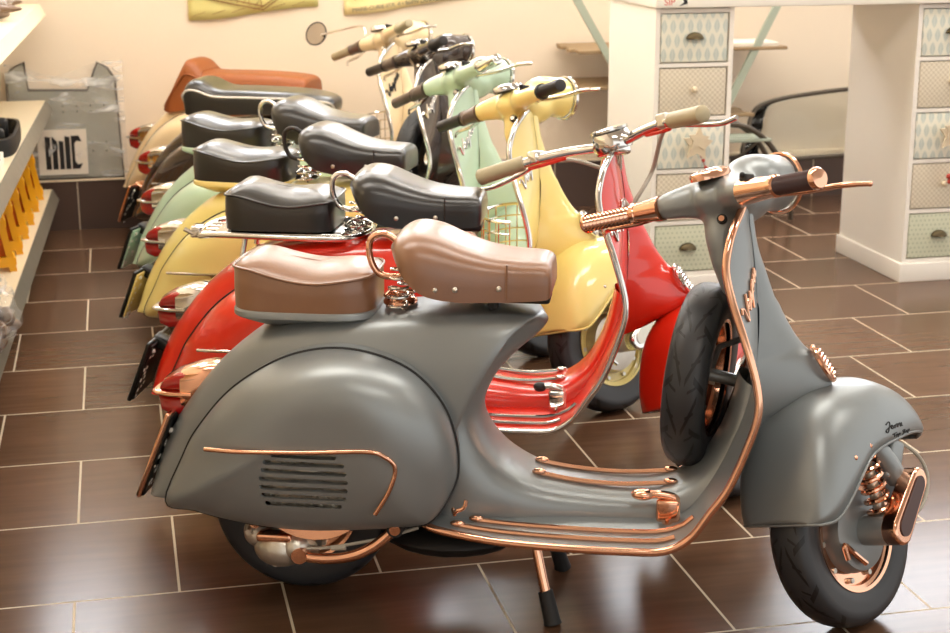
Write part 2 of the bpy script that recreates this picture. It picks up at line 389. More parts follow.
def make_scooter(cfg):
    P, MT, DK = cfg['paint'], cfg['metal'], M['dark_metal']
    root = empty('motor_scooter', (cfg['pos'][0], cfg['pos'][1], 0), math.radians(cfg.get('rz', -20)), cfg['label'], 'motor scooter', 'row of parked scooters')
    F = steer(cfg.get('steer', 49.7))
    DEF[0] = cfg.get('dx', 0.0); FB_ = F; F = steer(cfg.get('steer', 49.7)+3.5, A2)
    # ---- frame body
    body = body_mesh().build('frame_body', P, root, 50)
    seam = MB(); Ts = spline(BT, 150)
    # ---- cowls
    rc = obj_from(cowl_with_louvres(), 'side_cowl', P, root)
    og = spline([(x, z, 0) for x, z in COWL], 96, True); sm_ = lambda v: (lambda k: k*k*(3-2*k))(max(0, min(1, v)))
    gk = MB().tube([V(q.x+.003*(q.x-.07), -(.163+.05*sm_((.34-q.y)/.12)-.016*sm_((.0-q.x)/.25)), q.y+.003*(q.y-.385)) for q in og], .0032, 6, closed=True); gk.build('cowl_gap_shade', M['rubber'], rc)  # added black tube standing in for the shadow gap round the cowl
    lc = cowl_mesh().mirror().build('side_cowl', P, root, 40)
    tr = MB(); pts = [(-.134, -.262, .404), (-.06, -.279, .408), (.08, -.2845, .414), (.20, -.281, .420), (.238, -.276, .409), (.258, -.270, .383), (.245, -.272, .335), (.216, -.274, .285)]
    if cfg.get('cowl_trim') == 'full': tr.tube(pts, .0048, 10, sm=60).build('cowl_trim', MT, rc)
    else: tr.tube(pts[:4], .004, 8, sm=24).build('cowl_trim', MT, rc)
    # ---- engine behind and below the right cowl
    eng = MB(); eng.lathe([(.0, -.244), (.03, -.244), (.034, -.240), (.085, -.240), (.09, -.246), (.100, -.246), (.106, -.238), (.108, -.10), (.0, -.10)], (.075, 0, .345), (0, 1, 0), 36)
    e = eng.build('engine_casing', M['cast'], root, 35)
    fan = MB()
    for k in range(22):
        a = 2*pi*k/22; d = V(math.cos(a), 0, math.sin(a)); s_ = V(-math.sin(a), 0, math.cos(a))
        c = V(.072, -.246, .345)
        fan.prism([(.03, -.0015), (.088, -.003), (.088, .003), (.03, .0015)], (c, d, s_, (0, 1, 0)), -.004, .012)
    fan.lathe([(0, -.012), (.02, -.012), (.032, -.006), (.032, .01)], (.072, -.240, .345), (0, 1, 0), 24)
    fan.build('fan_blades', M['cast'], e, 30)
    MB().lathe([(.108, -.03), (.135, -.035), (.14, -.02), (.14, .06), (.125, .065), (.108, .06), (.108, -.03)], (.075, -.185, .335), (0, 1, 0), 44).build('fan_shroud', cfg['accent'], e, 40)
    lw = MB(); lw.ball((-.005, -.165, .165), (.060, .065, .046)).ball((.03, -.175, .172), (.038, .052, .036)).ball((-.055, -.15, .19), (.034, .055, .034))
    lw.tube([(.05, -.15, .185), (-.06, -.13, .215)], .026, 14).tube([(.06, -.17, .17), (.06, -.2, .17)], .022, 14)
    lw.box((-.005, -.19, .185), (.07, .03, .022), bev=.006)
    for q in ((-.035, .165), (.02, .15), (-.01, .138), (-.065, .205)): lw.tube([(q[0], -.19, q[1]), (q[0], -.212, q[1])], .0075, 6)
    lw.build('gear_casing', M['cast'], e, 40)
    MB().box((-.01, -.19, .197), (.075, .06, .018), bev=.006).tube([(-.055, -.2, .222), (-.055, -.175, .222)], .012, 12).build('cooling_cover', cfg['accent'], e, 40)
    ck = MB().tube([(-.01, -.205, .178), (.08, -.208, .176), (.20, -.205, .2), (.29, -.19, .225)], .0035, 8, sm=24).tube([(.11, -.207, .178), (.14, -.207, .181)], .006, 8)
    ck.build('control_cable', M['cable'], e)
    kk = MB().tube([(.035, -.215, .163), (.09, -.218, .158), (.15, -.215, .165), (.20, -.21, .188), (.245, -.205, .228)], .0115, 12, sm=36).tube([(.045, -.2, .164), (.045, -.228, .164)], .017, 16)
    k = kk.build('kick_lever', cfg['accent'], root, 50)
    MB().tube([(.247, -.225, .232), (.247, -.215, .232), (.262, -.195, .248)], .017, 14).build('kick_pad', M['rubber'], k)
    MB().tube([(.247, -.2275, .232), (.247, -.225, .232)], .0115, 14).ball((.258, -.21, .258), (.018, .012, .007)).build('kick_pad_cap', cfg['accent'], k)
    MB().ball((.335, -.01, .158), (.16, .14, .045)).build('muffler', DK, root)
    rv = MB()
    rv.tube([(.36, -.17, .262), (.365, -.19, .258), (.37, -.195, .268), (.385, -.195, .275), (.39, -.193, .292)], .0042, 8, sm=20).build('cowl_catch', MT, root)
    # ---- wheels
    DEF[0] = cfg.get('fdx', cfg.get('dx', 0.0))
    wheel('rear_wheel', (.005, 0, .2005), cfg, root)
    c0 = V(1.148, 0, .205)
    zl = min(F(c0+V(math.cos(a)*.2, 0, math.sin(a)*.2)).z for a in [2*pi*k/90 for k in range(90)])
    wz = c0+V(0, 0, -zl+.004)
    fwv = wheel('front_wheel', wz, cfg, root, F)
    # ---- leg shield and floor
    DEF[0] = cfg.get('dx', 0.0)
    ls = sheet_mesh().build('leg_shield', P, root, 60, mods=[('SOLIDIFY', dict(thickness=.005, offset=0))])
    et = MB(); edge_trim(et, .0085); et.build('edge_trim', cfg['trim'], ls)
    def fl(x, t, dz=.006):
        lo, hi = 0, .45
        for _ in range(30):
            m = (lo+hi)/2
            if sheet_pt(m, t).x < x: lo = m
            else: hi = m
        q = sheet_pt(lo, t); return V(q.x, q.y, q.z+dz)
    for sg in (-1, 1):
        for t, x0, x1 in ((.72, .399, .852), (.87, .363, .815)):
            L = [fl(lerp(x0, x1, i/24), sg*t) for i in range(25)]
            r_ = MB().tube(L, .0055, 8).build('floor_rail', cfg['trim'], root)
            q = L[0]; MB().ball(q+V(.006, 0, .002), (.016, .008, .007)).build('rail_end', MT, r_)
    for sg in (-1, 1):
        rr = MB().tube([(.522, sg*.034, .300), (.60, sg*.037, .287), (.70, sg*.037, .282), (.807, sg*.036, .290)], .0055, 8, sm=20).build('tunnel_rail', cfg['trim'], root)
        for x, z in ((.526, .300), (.804, .291)): MB().ball((x, sg*.036, z+.002), (.015, .008, .007)).build('rail_end', MT, rr)
    # brake pedal
    bp = MB().box((.80, -.12, .26), (.05, .02, .05), bev=.008).tube([(.805, -.118, .265), (.815, -.118, .285), (.79, -.12, .294), (.755, -.12, .293)], .009, 10, sm=20).tube([(.80, -.12, .245), (.80, -.12, .232)], .012, 10)
    b_ = bp.build('brake_pedal', cfg['accent'], root, 50)
    MB().ball((.747, -.12, .293), (.024, .017, .012)).build('pedal_pad', cfg.get('pedal', M['copper']), b_)
    # ---- horn cover
    hc = horn_mesh().build('horn_cover', P, root, 50)
    gr = MB(); o_ = V(1.098, 0, .545); nrm = V(.82, 0, .57).normalized(); uu = V(0, 1, 0); vv = nrm.cross(uu)
    gr.tube([o_+nrm*.012+uu*math.cos(a)*.036+vv*math.sin(a)*.04 for a in [2*pi*k/30 for k in range(30)]], .006, 8, closed=True)
    for k in range(-3, 4):
        h = math.sqrt(1-(k/4)**2)*.036; gr.tube([o_+nrm*.012+vv*k*.0095-uu*h, o_+nrm*.022+vv*k*.0095, o_+nrm*.012+vv*k*.0095+uu*h], .0028, 6)
    gr.build('horn_grille', cfg['accent'], hc)
    # ---- script badge on the right of the shield
    s0 = sheet_s_of_z(.665); s1 = sheet_s_of_z(.76)
    def place(a, b):
        u = a/3.1; y = -.160+.100*u; z = .655+.080*u+.033*b
        s = sheet_s_of_z(z+.02); q = sheet_pt(s, 0); w = None
        k = s*(len(SH)-1); i = min(int(k), len(SH)-2); hw = lerp(SH[i][4], SH[i+1][4], k-i)
        p = sheet_pt(s, max(-1, min(1, y/hw)));  p.y = y; return p+V(.006, 0, .0)
    sb = MB(); script(sb, VESPA, place, .0029); sb.build('script_badge', cfg['badge'], ls)
    # ---- fender
    DEF[0] = cfg.get('fdx', cfg.get('dx', 0.0))
    fe = fender_mesh().xf(F).build('front_fender', P, root, 60, mods=[('SOLIDIFY', dict(thickness=.003, offset=0))])
    et = MB(); Bs = spline(FB, 60); Ws = spline([(w, 0, 0) for w in FW], 60)
    lip = [V(Bs[i].x, -Ws[i].x, Bs[i].y) for i in range(60)]; et.tube([F(q) for q in lip+[V(q.x, -q.y, q.z) for q in lip[::-1]]], .0035, 8, closed=True)
    et.build('fender_lip', cfg.get('lip', P), fe)
    for x, z in ((1.055, .347), (1.110, .366)):
        i = min(range(60), key=lambda i: abs(Bs[i].x-x)); MB().ball(F((x, -Ws[i].x*.97-.002, z)), .0055, u=10, v=6).build('rivet', cfg['accent'], fe)
    if cfg.get('fender_text'):
        st1 = [[(.0, .9), (.35, 1.2), (.45, .9), (.3, .2), (.1, -.3), (-.1, .0), (.3, .35)], [(.5, .3), (.75, .5), (.6, .6), (.5, .3), (.7, .1), (.95, .5), (.85, .2), (1.05, .15), (1.1, .5), (1.3, .6), (1.25, .15), (1.45, .55), (1.6, .6), (1.6, .15), (1.8, .6), (1.75, .2), (1.9, .15)]]
        st2 = [[(.6, -.75), (1.1, -.6)], [(.85, -.65), (.8, -1.2)], [(1.0, -1), (1.15, -.85), (1.2, -1.1), (1.05, -1.15), (1.0, -1)], [(1.35, -.9), (1.3, -1.4)], [(1.35, -.9), (1.5, -.85), (1.5, -1.05), (1.35, -1.1)], [(2.05, -.55), (1.85, -.65), (2.0, -.85), (1.85, -1.2)], [(2.15, -.5), (2.1, -1.1), (2.2, -.85), (2.3, -1.05)], [(2.4, -.8), (2.5, -.75), (2.5, -.95), (2.4, -.95), (2.4, -.8)], [(2.65, -.7), (2.6, -1.25)], [(2.65, -.75), (2.8, -.7), (2.75, -.9), (2.63, -.9)]]
        Tt = spline(FT, 60); Ee = spline([(e_, 0, 0) for e_ in FE], 60)
        def surf(x, z):
            best = None
            for i in range(25, 60):
                for k in range(6, 37):
                    a = k/36*pi/2; e_ = Ee[i].x; g = 1-math.cos(a)**e_; q = Tt[i]+(Bs[i]-Tt[i])*g; d = (q.x-x)**2+(q.y-z)**2
                    if best is None or d < best[0]: best = (d, Ws[i].x*math.sin(a)**e_)
            return best[1]
        fx = lambda a, b: F((1.176+.038*a, -surf(1.176+.038*a, .391+.0140*b+.002*a)-.002, .391+.0140*b+.002*a))
        tx = MB(); script(tx, st1, fx, .0014, 4); script(tx, st2, fx, .0012, 3); tx.build('fender_script', M['ink'], fe)
    # ---- fork, link and spring on the right of the front wheel
    fk = MB().tube([(1.05, -.05, .455), (1.10, -.075, .42), (1.18, -.098, .345), (1.22, -.105, .286)], .022, 14, sm=20)
    fk.tube([(wz.x, -.05, wz.z), (wz.x, -.12, wz.z)], .031, 20).xf(F); f_ = fk.build('front_fork', cfg['drum'], root, 50)
    MB().box((1.218, -.095, .328), (.05, .03, .09), Matrix.Rotation(math.radians(24), 3, 'Y'), bev=.01).xf(F).build('damper_cover', cfg['drum'], f_)
    MB().coil((1.124, -.092, .365), (1.168, -.092, .214), .0235, .0055, 7).xf(F).build('fork_spring', cfg['accent'], f_)
    MB().tube([(1.120, -.092, .375), (1.169, -.092, .210)], .0125, 12).xf(F).build('damper_rod', M['cast'], f_)
    d = V(1.228-wz.x, 0, .283-wz.z); L = d.length; d.normalize(); n_ = V(-d.z, 0, d.x)
    cap = [(math.cos(a)*.031, math.sin(a)*.031) for a in [pi/2+pi*k/12 for k in range(13)]]+[(L+math.cos(a)*.026, math.sin(a)*.026) for a in [-pi/2+pi*k/12 for k in range(13)]]
    MB().prism(cap, (V(wz.x, 0, wz.z), d, n_, (0, 1, 0)), -.155, -.115).xf(F).build('link_arm', cfg['accent'], f_, 30, mods=[('BEVEL', dict(width=.006, segments=3))])
    inn = [(a*.8+.012, b*.62) for a, b in cap]
    MB().prism(inn, (V(wz.x, 0, wz.z), d, n_, (0, 1, 0)), -.1575, -.15).xf(F).build('link_cover', cfg['link_cover'], f_, 30)
    MB().tube([(1.215, -.07, .372), (1.275, -.09, .356), (1.322, -.1, .318), (1.329, -.105, .268), (1.28, -.11, .218), (1.2, -.1, .185)], .004, 8, sm=40).xf(F).build('brake_cable', M['cable'], f_)
    MB().tube([(1.08, -.06, .14), (1.07, -.062, .17), (1.10, -.066, .145), (1.13, -.066, .125)], .006, 8, sm=16).xf(F).build('brake_lever_arm', cfg['accent'], f_)
    # ---- stand
    for sg in (-1, 1):
        s_ = MB().tube([(.515, sg*.09, .205), (.541, sg*.12, .10), (.553, sg*.132, .055)], .011, 12).build('stand_leg', cfg['accent'], root)
        MB().tube([(.549, sg*.129, .07), (.565, sg*.143, .012), (.567, sg*.145, .003)], [.016, .018, .02], 14).build('rubber_foot', M['rubber'], s_)
    # ---- tail light and plate
    def blk(secs, e=.55):
        rows = []
        for x, z0, z1, w in secs:
            rows.append([V(x, math.copysign(abs(math.cos(a))**e, math.cos(a))*w, (z0+z1)/2+math.copysign(abs(math.sin(a))**e, math.sin(a))*(z1-z0)/2) for a in [2*pi*k/24 for k in range(24)]])
        m = MB(); m.grid(rows, True, cap=True); return m
    tl = blk([(-.165, .455, .512, .040), (-.19, .425, .513, .049), (-.215, .405, .508, .052), (-.235, .40, .502, .051), (-.25, .405, .497, .049)])
    tl.addbm_from(blk([(-.225, .436, .456, .054), (-.27, .438, .454, .054), (-.305, .442, .452, .046), (-.318, .444, .449, .03)]))
    t_ = tl.build('tail_light', cfg['tail'], root, 40)
    rl = blk([(-.238, .45, .498, .047), (-.262, .45, .492, .046), (-.288, .45, .478, .04), (-.300, .45, .462, .03)]); rl.build('red_lens', M['red_lens'], t_)
    rl = blk([(-.238, .398, .44, .047), (-.27, .392, .44, .046), (-.296, .402, .44, .04), (-.304, .42, .44, .03)]); rl.build('red_lens', M['red_lens'], t_)
    if cfg.get('plate', True):
        Rp = Matrix.Rotation(math.radians(22), 3, 'Y'); ph = cfg.get('plate_h', .21); pc = V(-.345, 0, .208+ph*.46) if ph < .2 else V(-.305, 0, .318)
        p_ = MB().box(pc, (.012, .18, ph), Rp, bev=.005).build('plate_holder', cfg['accent_plate'], root)
        MB().box(pc+Rp @ V(.0075, 0, 0), (.006, .168, ph-.012), Rp, bev=.003).build('plate_back', cfg.get('plate_back', M['plate']), p_)
        sp = MB()
        for _ in range(14):
            q = pc+Rp @ V(.011, random.uniform(-.085, -.03), random.uniform(-.085, .06)); sp.box(q, (.002, random.uniform(.004, .012), random.uniform(.004, .01)), Rp)
        for y, z in ((-.06, .06), (.06, .06)): sp.ball(pc+Rp @ V(.012, y, z), .006, u=8, v=6)
        sp.build('plate_screws', M['white'], p_)['kind'] = 'stuff'
        MB().box(pc+Rp @ V(.02, 0, ph*.42), (.06, .06, .03), Matrix.Rotation(.5, 3, 'Y'), bev=.008).build('plate_bracket', cfg['accent_plate'], p_)
    # ---- fuel cap
    if cfg.get('fuel_cap', True):
        fc = MB().lathe([(.0, .014), (.03, .013), (.036, .006), (.036, 0), (0, 0)], (.228, -.01, .657), (0, 0, 1), 24)
        fc.tube([(.20, -.03, .675), (.215, -.01, .684), (.25, .01, .676)], .006, 8, sm=10); fc.tube([(.235, -.045, .671), (.222, -.03, .681), (.205, -.01, .674)], .006, 8, sm=10)
        fc.build('fuel_cap', cfg['accent'], root, 50)
    SEATS[cfg['seats']](cfg, root)
    # ---- handlebars
    BARS[cfg['bars']](cfg, root, FB_)
    DEF[0] = cfg.get('dx', 0.0)
    if cfg.get('spare'):
        ax = V(math.cos(math.radians(-13)), math.sin(math.radians(-13)), -.07).normalized()
        sw = wheel('spare_wheel', (.862, .10, .488), cfg, root, None, ax, True)
        MB().tube([(.872, .11, .488), (.955, .11, .47)], .014, 12).tube([(.880, .112, .488), (.90, .14, .54), (.95, .14, .56)], .007, 8).build('spare_bracket', cfg['drum'], root)
    if cfg.get('basket'):
        bk = MB(); 
        def ring(z, k=1): return [V(.88-.11*k*math.sin(a)+.02, .15*math.cos(a)*k, z) for a in [pi*j/20 for j in range(21)]]
        for z in (.38, .42, .46, .50, .54, .575): bk.tube(ring(z), .0025 if z < .57 else .005, 6)
        for j in range(0, 21, 2): bk.tube([ring(.38)[j], ring(.575)[j]], .002, 6)
        for j in range(0, 21, 4): bk.tube([ring(.38)[j], (.90, ring(.38)[j].y*.6, .38)], .002, 6)
        bk.build('wire_basket', M['chrome'], root)
    return root

# ---------------------------------------------------------------- seats
def saddle(cfg, root):
    mb = MB(); SX = -.016
    T = [(.232, .790), (.248, .812), (.280, .824), (.325, .818), (.375, .797), (.43, .778), (.49, .769), (.545, .766), (.563, .756), (.567, .742)]
    B = [(.235, .782), (.256, .756), (.280, .728), (.315, .703), (.37, .690), (.43, .687), (.49, .687), (.545, .690), (.562, .693), (.567, .70)]
    W = [.06, .112, .134, .134, .122, .108, .098, .092, .086, .074]
    E = [.9, .62, .58, .55, .5, .46, .43, .42, .42, .45]
    T = [(x+SX, z) for x, z in T]; B = [(x+SX, z) for x, z in B]
    hull(mb, T, B, W, E, 60, 16, cap=True)
    s = mb.build('saddle', cfg['leather'], root, 50)
    b = len(mb.v)
    st = MB(); st.tube([(.462, -.1035, z) for z in (.695, .72, .75, .766)], .0022, 6); st.build('stitched_seam', cfg['leather'], s)
    for x, y in ((.335, -.1275), (.375, -.122), (.462, -.105)) if cfg['leather'] == M['brown_leather'] else ((.27, -.118), (.36, -.125), (.455, -.106)):
        z = .712 if x > .3 else .755
        MB().ball((x+SX, y, z+.004), .006, u=12, v=8).build('stud', M['cast'], s)
    rg = MB(); rg.tube([(.262, -.05, .785), (.222, -.05, .812), (.192, -.05, .802), (.188, -.05, .765), (.205, -.05, .730), (.24, -.05, .722), (.275, -.05, .735)], .0072, 10, sm=40)
    rg.v = [q+V(SX, 0, 0) for q in rg.v]; rg.build('saddle_handle', cfg['handle'], s)
    MB().box((.46, 0, .678), (.17, .07, .022), bev=.008).tube([(.43, -.06, .672), (.43, .06, .672)], .012, 10).tube([(.43, -.05, .68), (.43, -.05, .665)], .012, 10).build('saddle_mount', M['dark_metal'], root)
    for sg in (-1, 1):
        MB().coil((.228, sg*.06, .652), (.240, sg*.06, .752), .021, .003, 5).build('saddle_spring', M['chrome'], s)
def pillion(cfg, root, z0=.652, x0=-.118, x1=.183, square=False):
    mb = MB(); n = 16; rows = []
    X = [lerp(x0, x1, i/24) for i in range(25)]
    def top(x):
        u = (x-x0)/(x1-x0); return z0+.083+.015*math.exp(-((u-.1)/.18)**2)-.014*math.exp(-((u-.6)/.25)**2)
    hw = .112
    def outline(k, ins): # rounded rectangle
        n_ = 4 if not square else 7; a = 2*pi*k/56; c, s_ = math.cos(a), math.sin(a); r = (abs(c)**n_+abs(s_)**n_)**(-1/n_)
        return V(lerp(x0, x1, .5)+c*r*((x1-x0)/2-ins), s_*r*(hw-ins), 0)
    for f, ins, cr in ((0, .004, 0), (.03, 0, 0), (.5, -.001, 0), (.86, 0, 0), (.93, .003, 0), (.98, .008, 0), (1.0, .016, .004), (1.0, .03, .012), (1.0, .05, .020), (1.0, .075, .025), (1.0, .108, .027)):
        row = []
        for k in range(56):
            q = outline(k, ins); row.append(V(q.x, q.y, z0+(top(q.x)-z0)*f+cr*(.75 if not square else 1)))
        rows.append(row)
    mb.grid(rows, True); b = len(mb.v)-56; mb.f.append(tuple(b+k for k in range(56))); mb.f.append(tuple(range(56))[::-1])
    s = mb.build('pillion_seat', cfg['leather'], root, 50)
    pp = MB(); pp.tube([V(outline(k, -.001).x, outline(k, -.001).y, z0+(top(outline(k, 0).x)-z0)*.93) for k in range(56)], .0028, 6, closed=True); pp.build('seat_piping', cfg['leather'], s)
    return s, outline
def seats_two(cfg, root):
    saddle(cfg, root)
    s, outline = pillion(cfg, root)
    mb = MB(); rows = []
    for z, ins in ((.654, .0), (.650, -.003), (.640, -.003), (.636, .002), (.622, .03), (.612, .05)):
        rows.append([V(outline(k, ins).x, outline(k, ins).y, z+(-.0 if z > .63 else .012*((outline(k, 0).x+.09)/.3))) for k in range(56)])
    mb.grid(rows, True); b = len(mb.v)-56; mb.f.append(tuple(b+k for k in range(56))); mb.f.append(tuple(range(56))[::-1])
    mb.build('seat_tray', cfg['paint'], root, 40)
def seats_rack(cfg, root):
    saddle(cfg, root)
    pillion(cfg, root, .672, -.098, .180, True)
    rk = MB().box((.04, 0, .664), (.33, .215, .010), bev=.004)
    rk.tube([(.22, -.108, .660), (-.10, -.108, .662), (-.17, -.07, .652), (-.175, .07, .652), (-.10, .108, .662), (.22, .108, .660)], .008, 10, sm=60, closed=True)
    for y in (-.06, -.02, .02, .06): rk.tube([(.20, y, .662), (-.165, y, .655)], .005, 8)
    r = rk.build('luggage_rack', M['chrome'], root, 40)
    MB().box((-.185, -.03, .655), (.03, .05, .03), bev=.006).tube([(-.19, -.05, .65), (-.215, -.05, .662)], .006, 8).build('rack_bracket', M['chrome'], r)
    for sg in (-1, 1):
        MB().tube([(-.05, sg*.07, .655), (-.06, sg*.075, .60)], .007, 8).build('rack_leg', M['chrome'], r)
        MB().tube([(.19, sg*.07, .655), (.19, sg*.07, .64)], .007, 8).build('rack_leg', M['chrome'], r)
def dual(cfg, root):
    mb = MB()
    if cfg['seats'] == 'dual':
        T = [(-.065, .69), (-.06, .75), (-.035, .785), (.01, .785), (.08, .757), (.2, .755), (.36, .752), (.46, .745), (.535, .725), (.545, .69)]
        B = [(-.055, .66), (-.045, .655), (-.02, .655), (.01, .655), (.08, .658), (.2, .662), (.36, .668), (.46, .67), (.525, .675), (.54, .675)]
        W = [.06, .115, .125, .125, .125, .125, .12, .105, .075, .04]; E = [.7, .5, .45, .4, .4, .4, .42, .45, .5, .7]
    else:
        T = [(-.10, .59), (-.058, .672), (.0, .782), (.022, .798), (.055, .788), (.085, .757), (.11, .747), (.31, .747), (.45, .742), (.545, .730), (.56, .70)]
        B = [(-.09, .575), (-.05, .575), (.02, .588), (.05, .593), (.08, .598), (.11, .602), (.14, .605), (.31, .605), (.45, .605), (.545, .61), (.555, .625)]
        W = [.10, .12, .125, .13, .13, .13, .13, .13, .125, .115, .1]; E = [.4]*11
    hull(mb, T, B, W, E, 70, 16, cap=True)
    s = mb.build('dual_seat', cfg['leather'], root, 50)
    Ts, Bs = spline(T, 70), spline(B, 70); Ws = spline([(w, e, 0) for w, e in zip(W, E)], 70)
    pp = MB(); L = []
    for i in range(2, 68):
        g = .28; q = Ts[i]+(Bs[i]-Ts[i])*g; L.append(V(q.x, -Ws[i].x*(1.0), q.y))
    pp.tube(L, .0042, 8); pp.build('seat_piping', M['piping'] if cfg['seats'] == 'dual' else cfg['leather'], s)
SEATS = dict(two=seats_two, rack=seats_rack, dual=dual, hump=dual)

# ---------------------------------------------------------------- handlebars
def ribbed(a, b, r, n, amp=.0018):
    prof = []; L = (b-a).length
    for i in range(n*4+1):
        prof.append((r+amp*math.cos(2*pi*i/4), L*i/(n*4)))
    return MB().lathe(prof, a, (b-a), 18, cap=True)
def bars_headset(cfg, root, F):
    P, MT = cfg['paint'], cfg['metal']
    me = headset(cfg).copy(); me.transform(Matrix.Identity(4))
    for v in me.vertices: v.co = F(v.co)
    o = obj_from(me, 'handlebar_headset', P, root)
    bpy.data.meshes.remove(me)
    MB().lathe([(.0615, .0), (.065, .001), (.0655, .009), (.059, .012), (.057, .008)], (1.066, 0, .925), (1, 0, 0), 36).xf(F).build('headlight_ring', MT, o)
    MB().lathe([(.058, .008), (.053, .018), (.037, .028), (.0, .034)], (1.066, 0, .925), (1, 0, 0), 30).xf(F).build('headlight_lens', M['lens_glass'], o)
    Rs = Matrix.Rotation(math.radians(-14), 3, 'Y')
    MB().lathe([(.0, .006), (.03, .0055), (.037, .002), (.039, -.004), (.039, -.012)], (.862, 0, .945), Rs @ V(0, 0, 1), 32).xf(lambda q: F(V(.860+(q.x-.860)*1.3, q.y*.9, q.z))).build('speedometer_rim', MT, o)
    MB().lathe([(.0, .009), (.024, .0082), (.029, .0062)], (.862, 0, .945), Rs @ V(0, 0, 1), 32).xf(lambda q: F(V(.860+(q.x-.860)*1.3, q.y*.9, q.z))).build('speedometer_glass', M['lens_glass'], o)
    MB().lathe([(.0, -.006), (.008, -.006), (.009, 0)], (.853, -.030, .846), (.82, .57, -.1), 14).tube([(.872, -.016, .846), (.853, -.030, .846)], .0105, 14).xf(F).build('clamp_bolt', M['dark_metal'], o)
    MB().lathe([(.0, -.009), (.006, -.009), (.0065, 0)], (.853, -.030, .846), (.82, .57, -.1), 14).xf(F).build('bolt_head', MT, o)
    for sg in (-1, 1):
        a, b = grip_line(sg); d = (b-a).normalized(); m = a+d*.074; e = a+d*(b-a).length; m = m if sg > 0 else a+d*.095
        gm = cfg['grip_l'] if sg > 0 else cfg['grip_r']
        s = MB().tube([a-d*.004, a+d*.002, m-d*.016, m-d*.014, m-d*.004, m], [.0265, .0262, .0205, .0225, .0225, .019], 18).xf(F).build('bar_sleeve', cfg['sleeve'] if sg > 0 or cfg.get('ribbed') else P, root)
        if cfg.get('ribbed'):
            g = ribbed(m, e, .0165, 12, .0026).xf(F).build('handlebar_grip', gm, root, 60)
            MB().lathe([(.0215, -.006), (.022, 0), (.018, .006), (0, .008)], e, d, 20).xf(F).build('grip_end', MT, g)
        else:
            g = MB().tube([m, m+d*.008, m+d*.012, e-d*.01, e-d*.003, e], [.021, .021, .0175, .0178, .0175, .012], 18).xf(F).build('handlebar_grip', gm, root, 50)
            MB().tube([m-d*.002, m+d*.008], .0225, 18).xf(F).build('grip_collar', gm, g)
        # lever
        l0 = a+d*.02+V(.03, 0, -.008); l1 = a+d*.11+V(.062, 0, -.012); l2 = b+V(.072, sg*.0, -.012); l3 = b+V(.092, sg*.045, -.016)
        lv = MB().tube([l0, l1, l2, l3], [.0075, .005], 10, sm=30).ball(l3, .0055, u=10, v=8).tube([a+d*.02, l0+V(.005, 0, 0)], .012, 10).xf(F).build('brake_lever' if sg < 0 else 'clutch_lever', MT, root)
    # switch box on the right arm
    a, b = grip_line(-1); d = (b-a).normalized(); c = a+d*.036
    R3 = Matrix((V(d.z, 0, -d.x).normalized(), d, V(d.z, 0, -d.x).normalized().cross(d))).transposed()
    sw = MB().box(c+V(.006, .004, .008), (.036, .052, .028), None, bev=.005).xf(F).build('switch_box', MT, root)
    MB().box(c+V(.0, .024, .022), (.026, .020, .024), None, bev=.004).ball(c+V(-.012, .024, .032), .006, u=10, v=6).xf(F).build('switch_lever', M['ink'], sw)
    if cfg.get('mirror'):
        m0 = V(.845, .11, .905)
        mr = MB().tube([m0, m0+V(.0, .01, .07), m0+V(-.025, .19, .09), m0+V(-.045, .29, .095)], .0045, 8, sm=24).xf(F)
        o2 = mr.build('mirror_stalk', M['chrome'], root)
        c2 = m0+V(-.05, .325, .108); axm = V(-.85, -.5, .1).normalized()
        MB().lathe([(.0, -.022), (.035, -.016), (.052, -.004), (.054, .004), (.049, .005)], c2, axm, 30).xf(F).build('mirror_shell', M['dark_metal'], o2)
        MB().lathe([(.0, .0045), (.05, .0035)], c2, axm, 30).xf(F).build('mirror_glass', M['mirror'], o2)
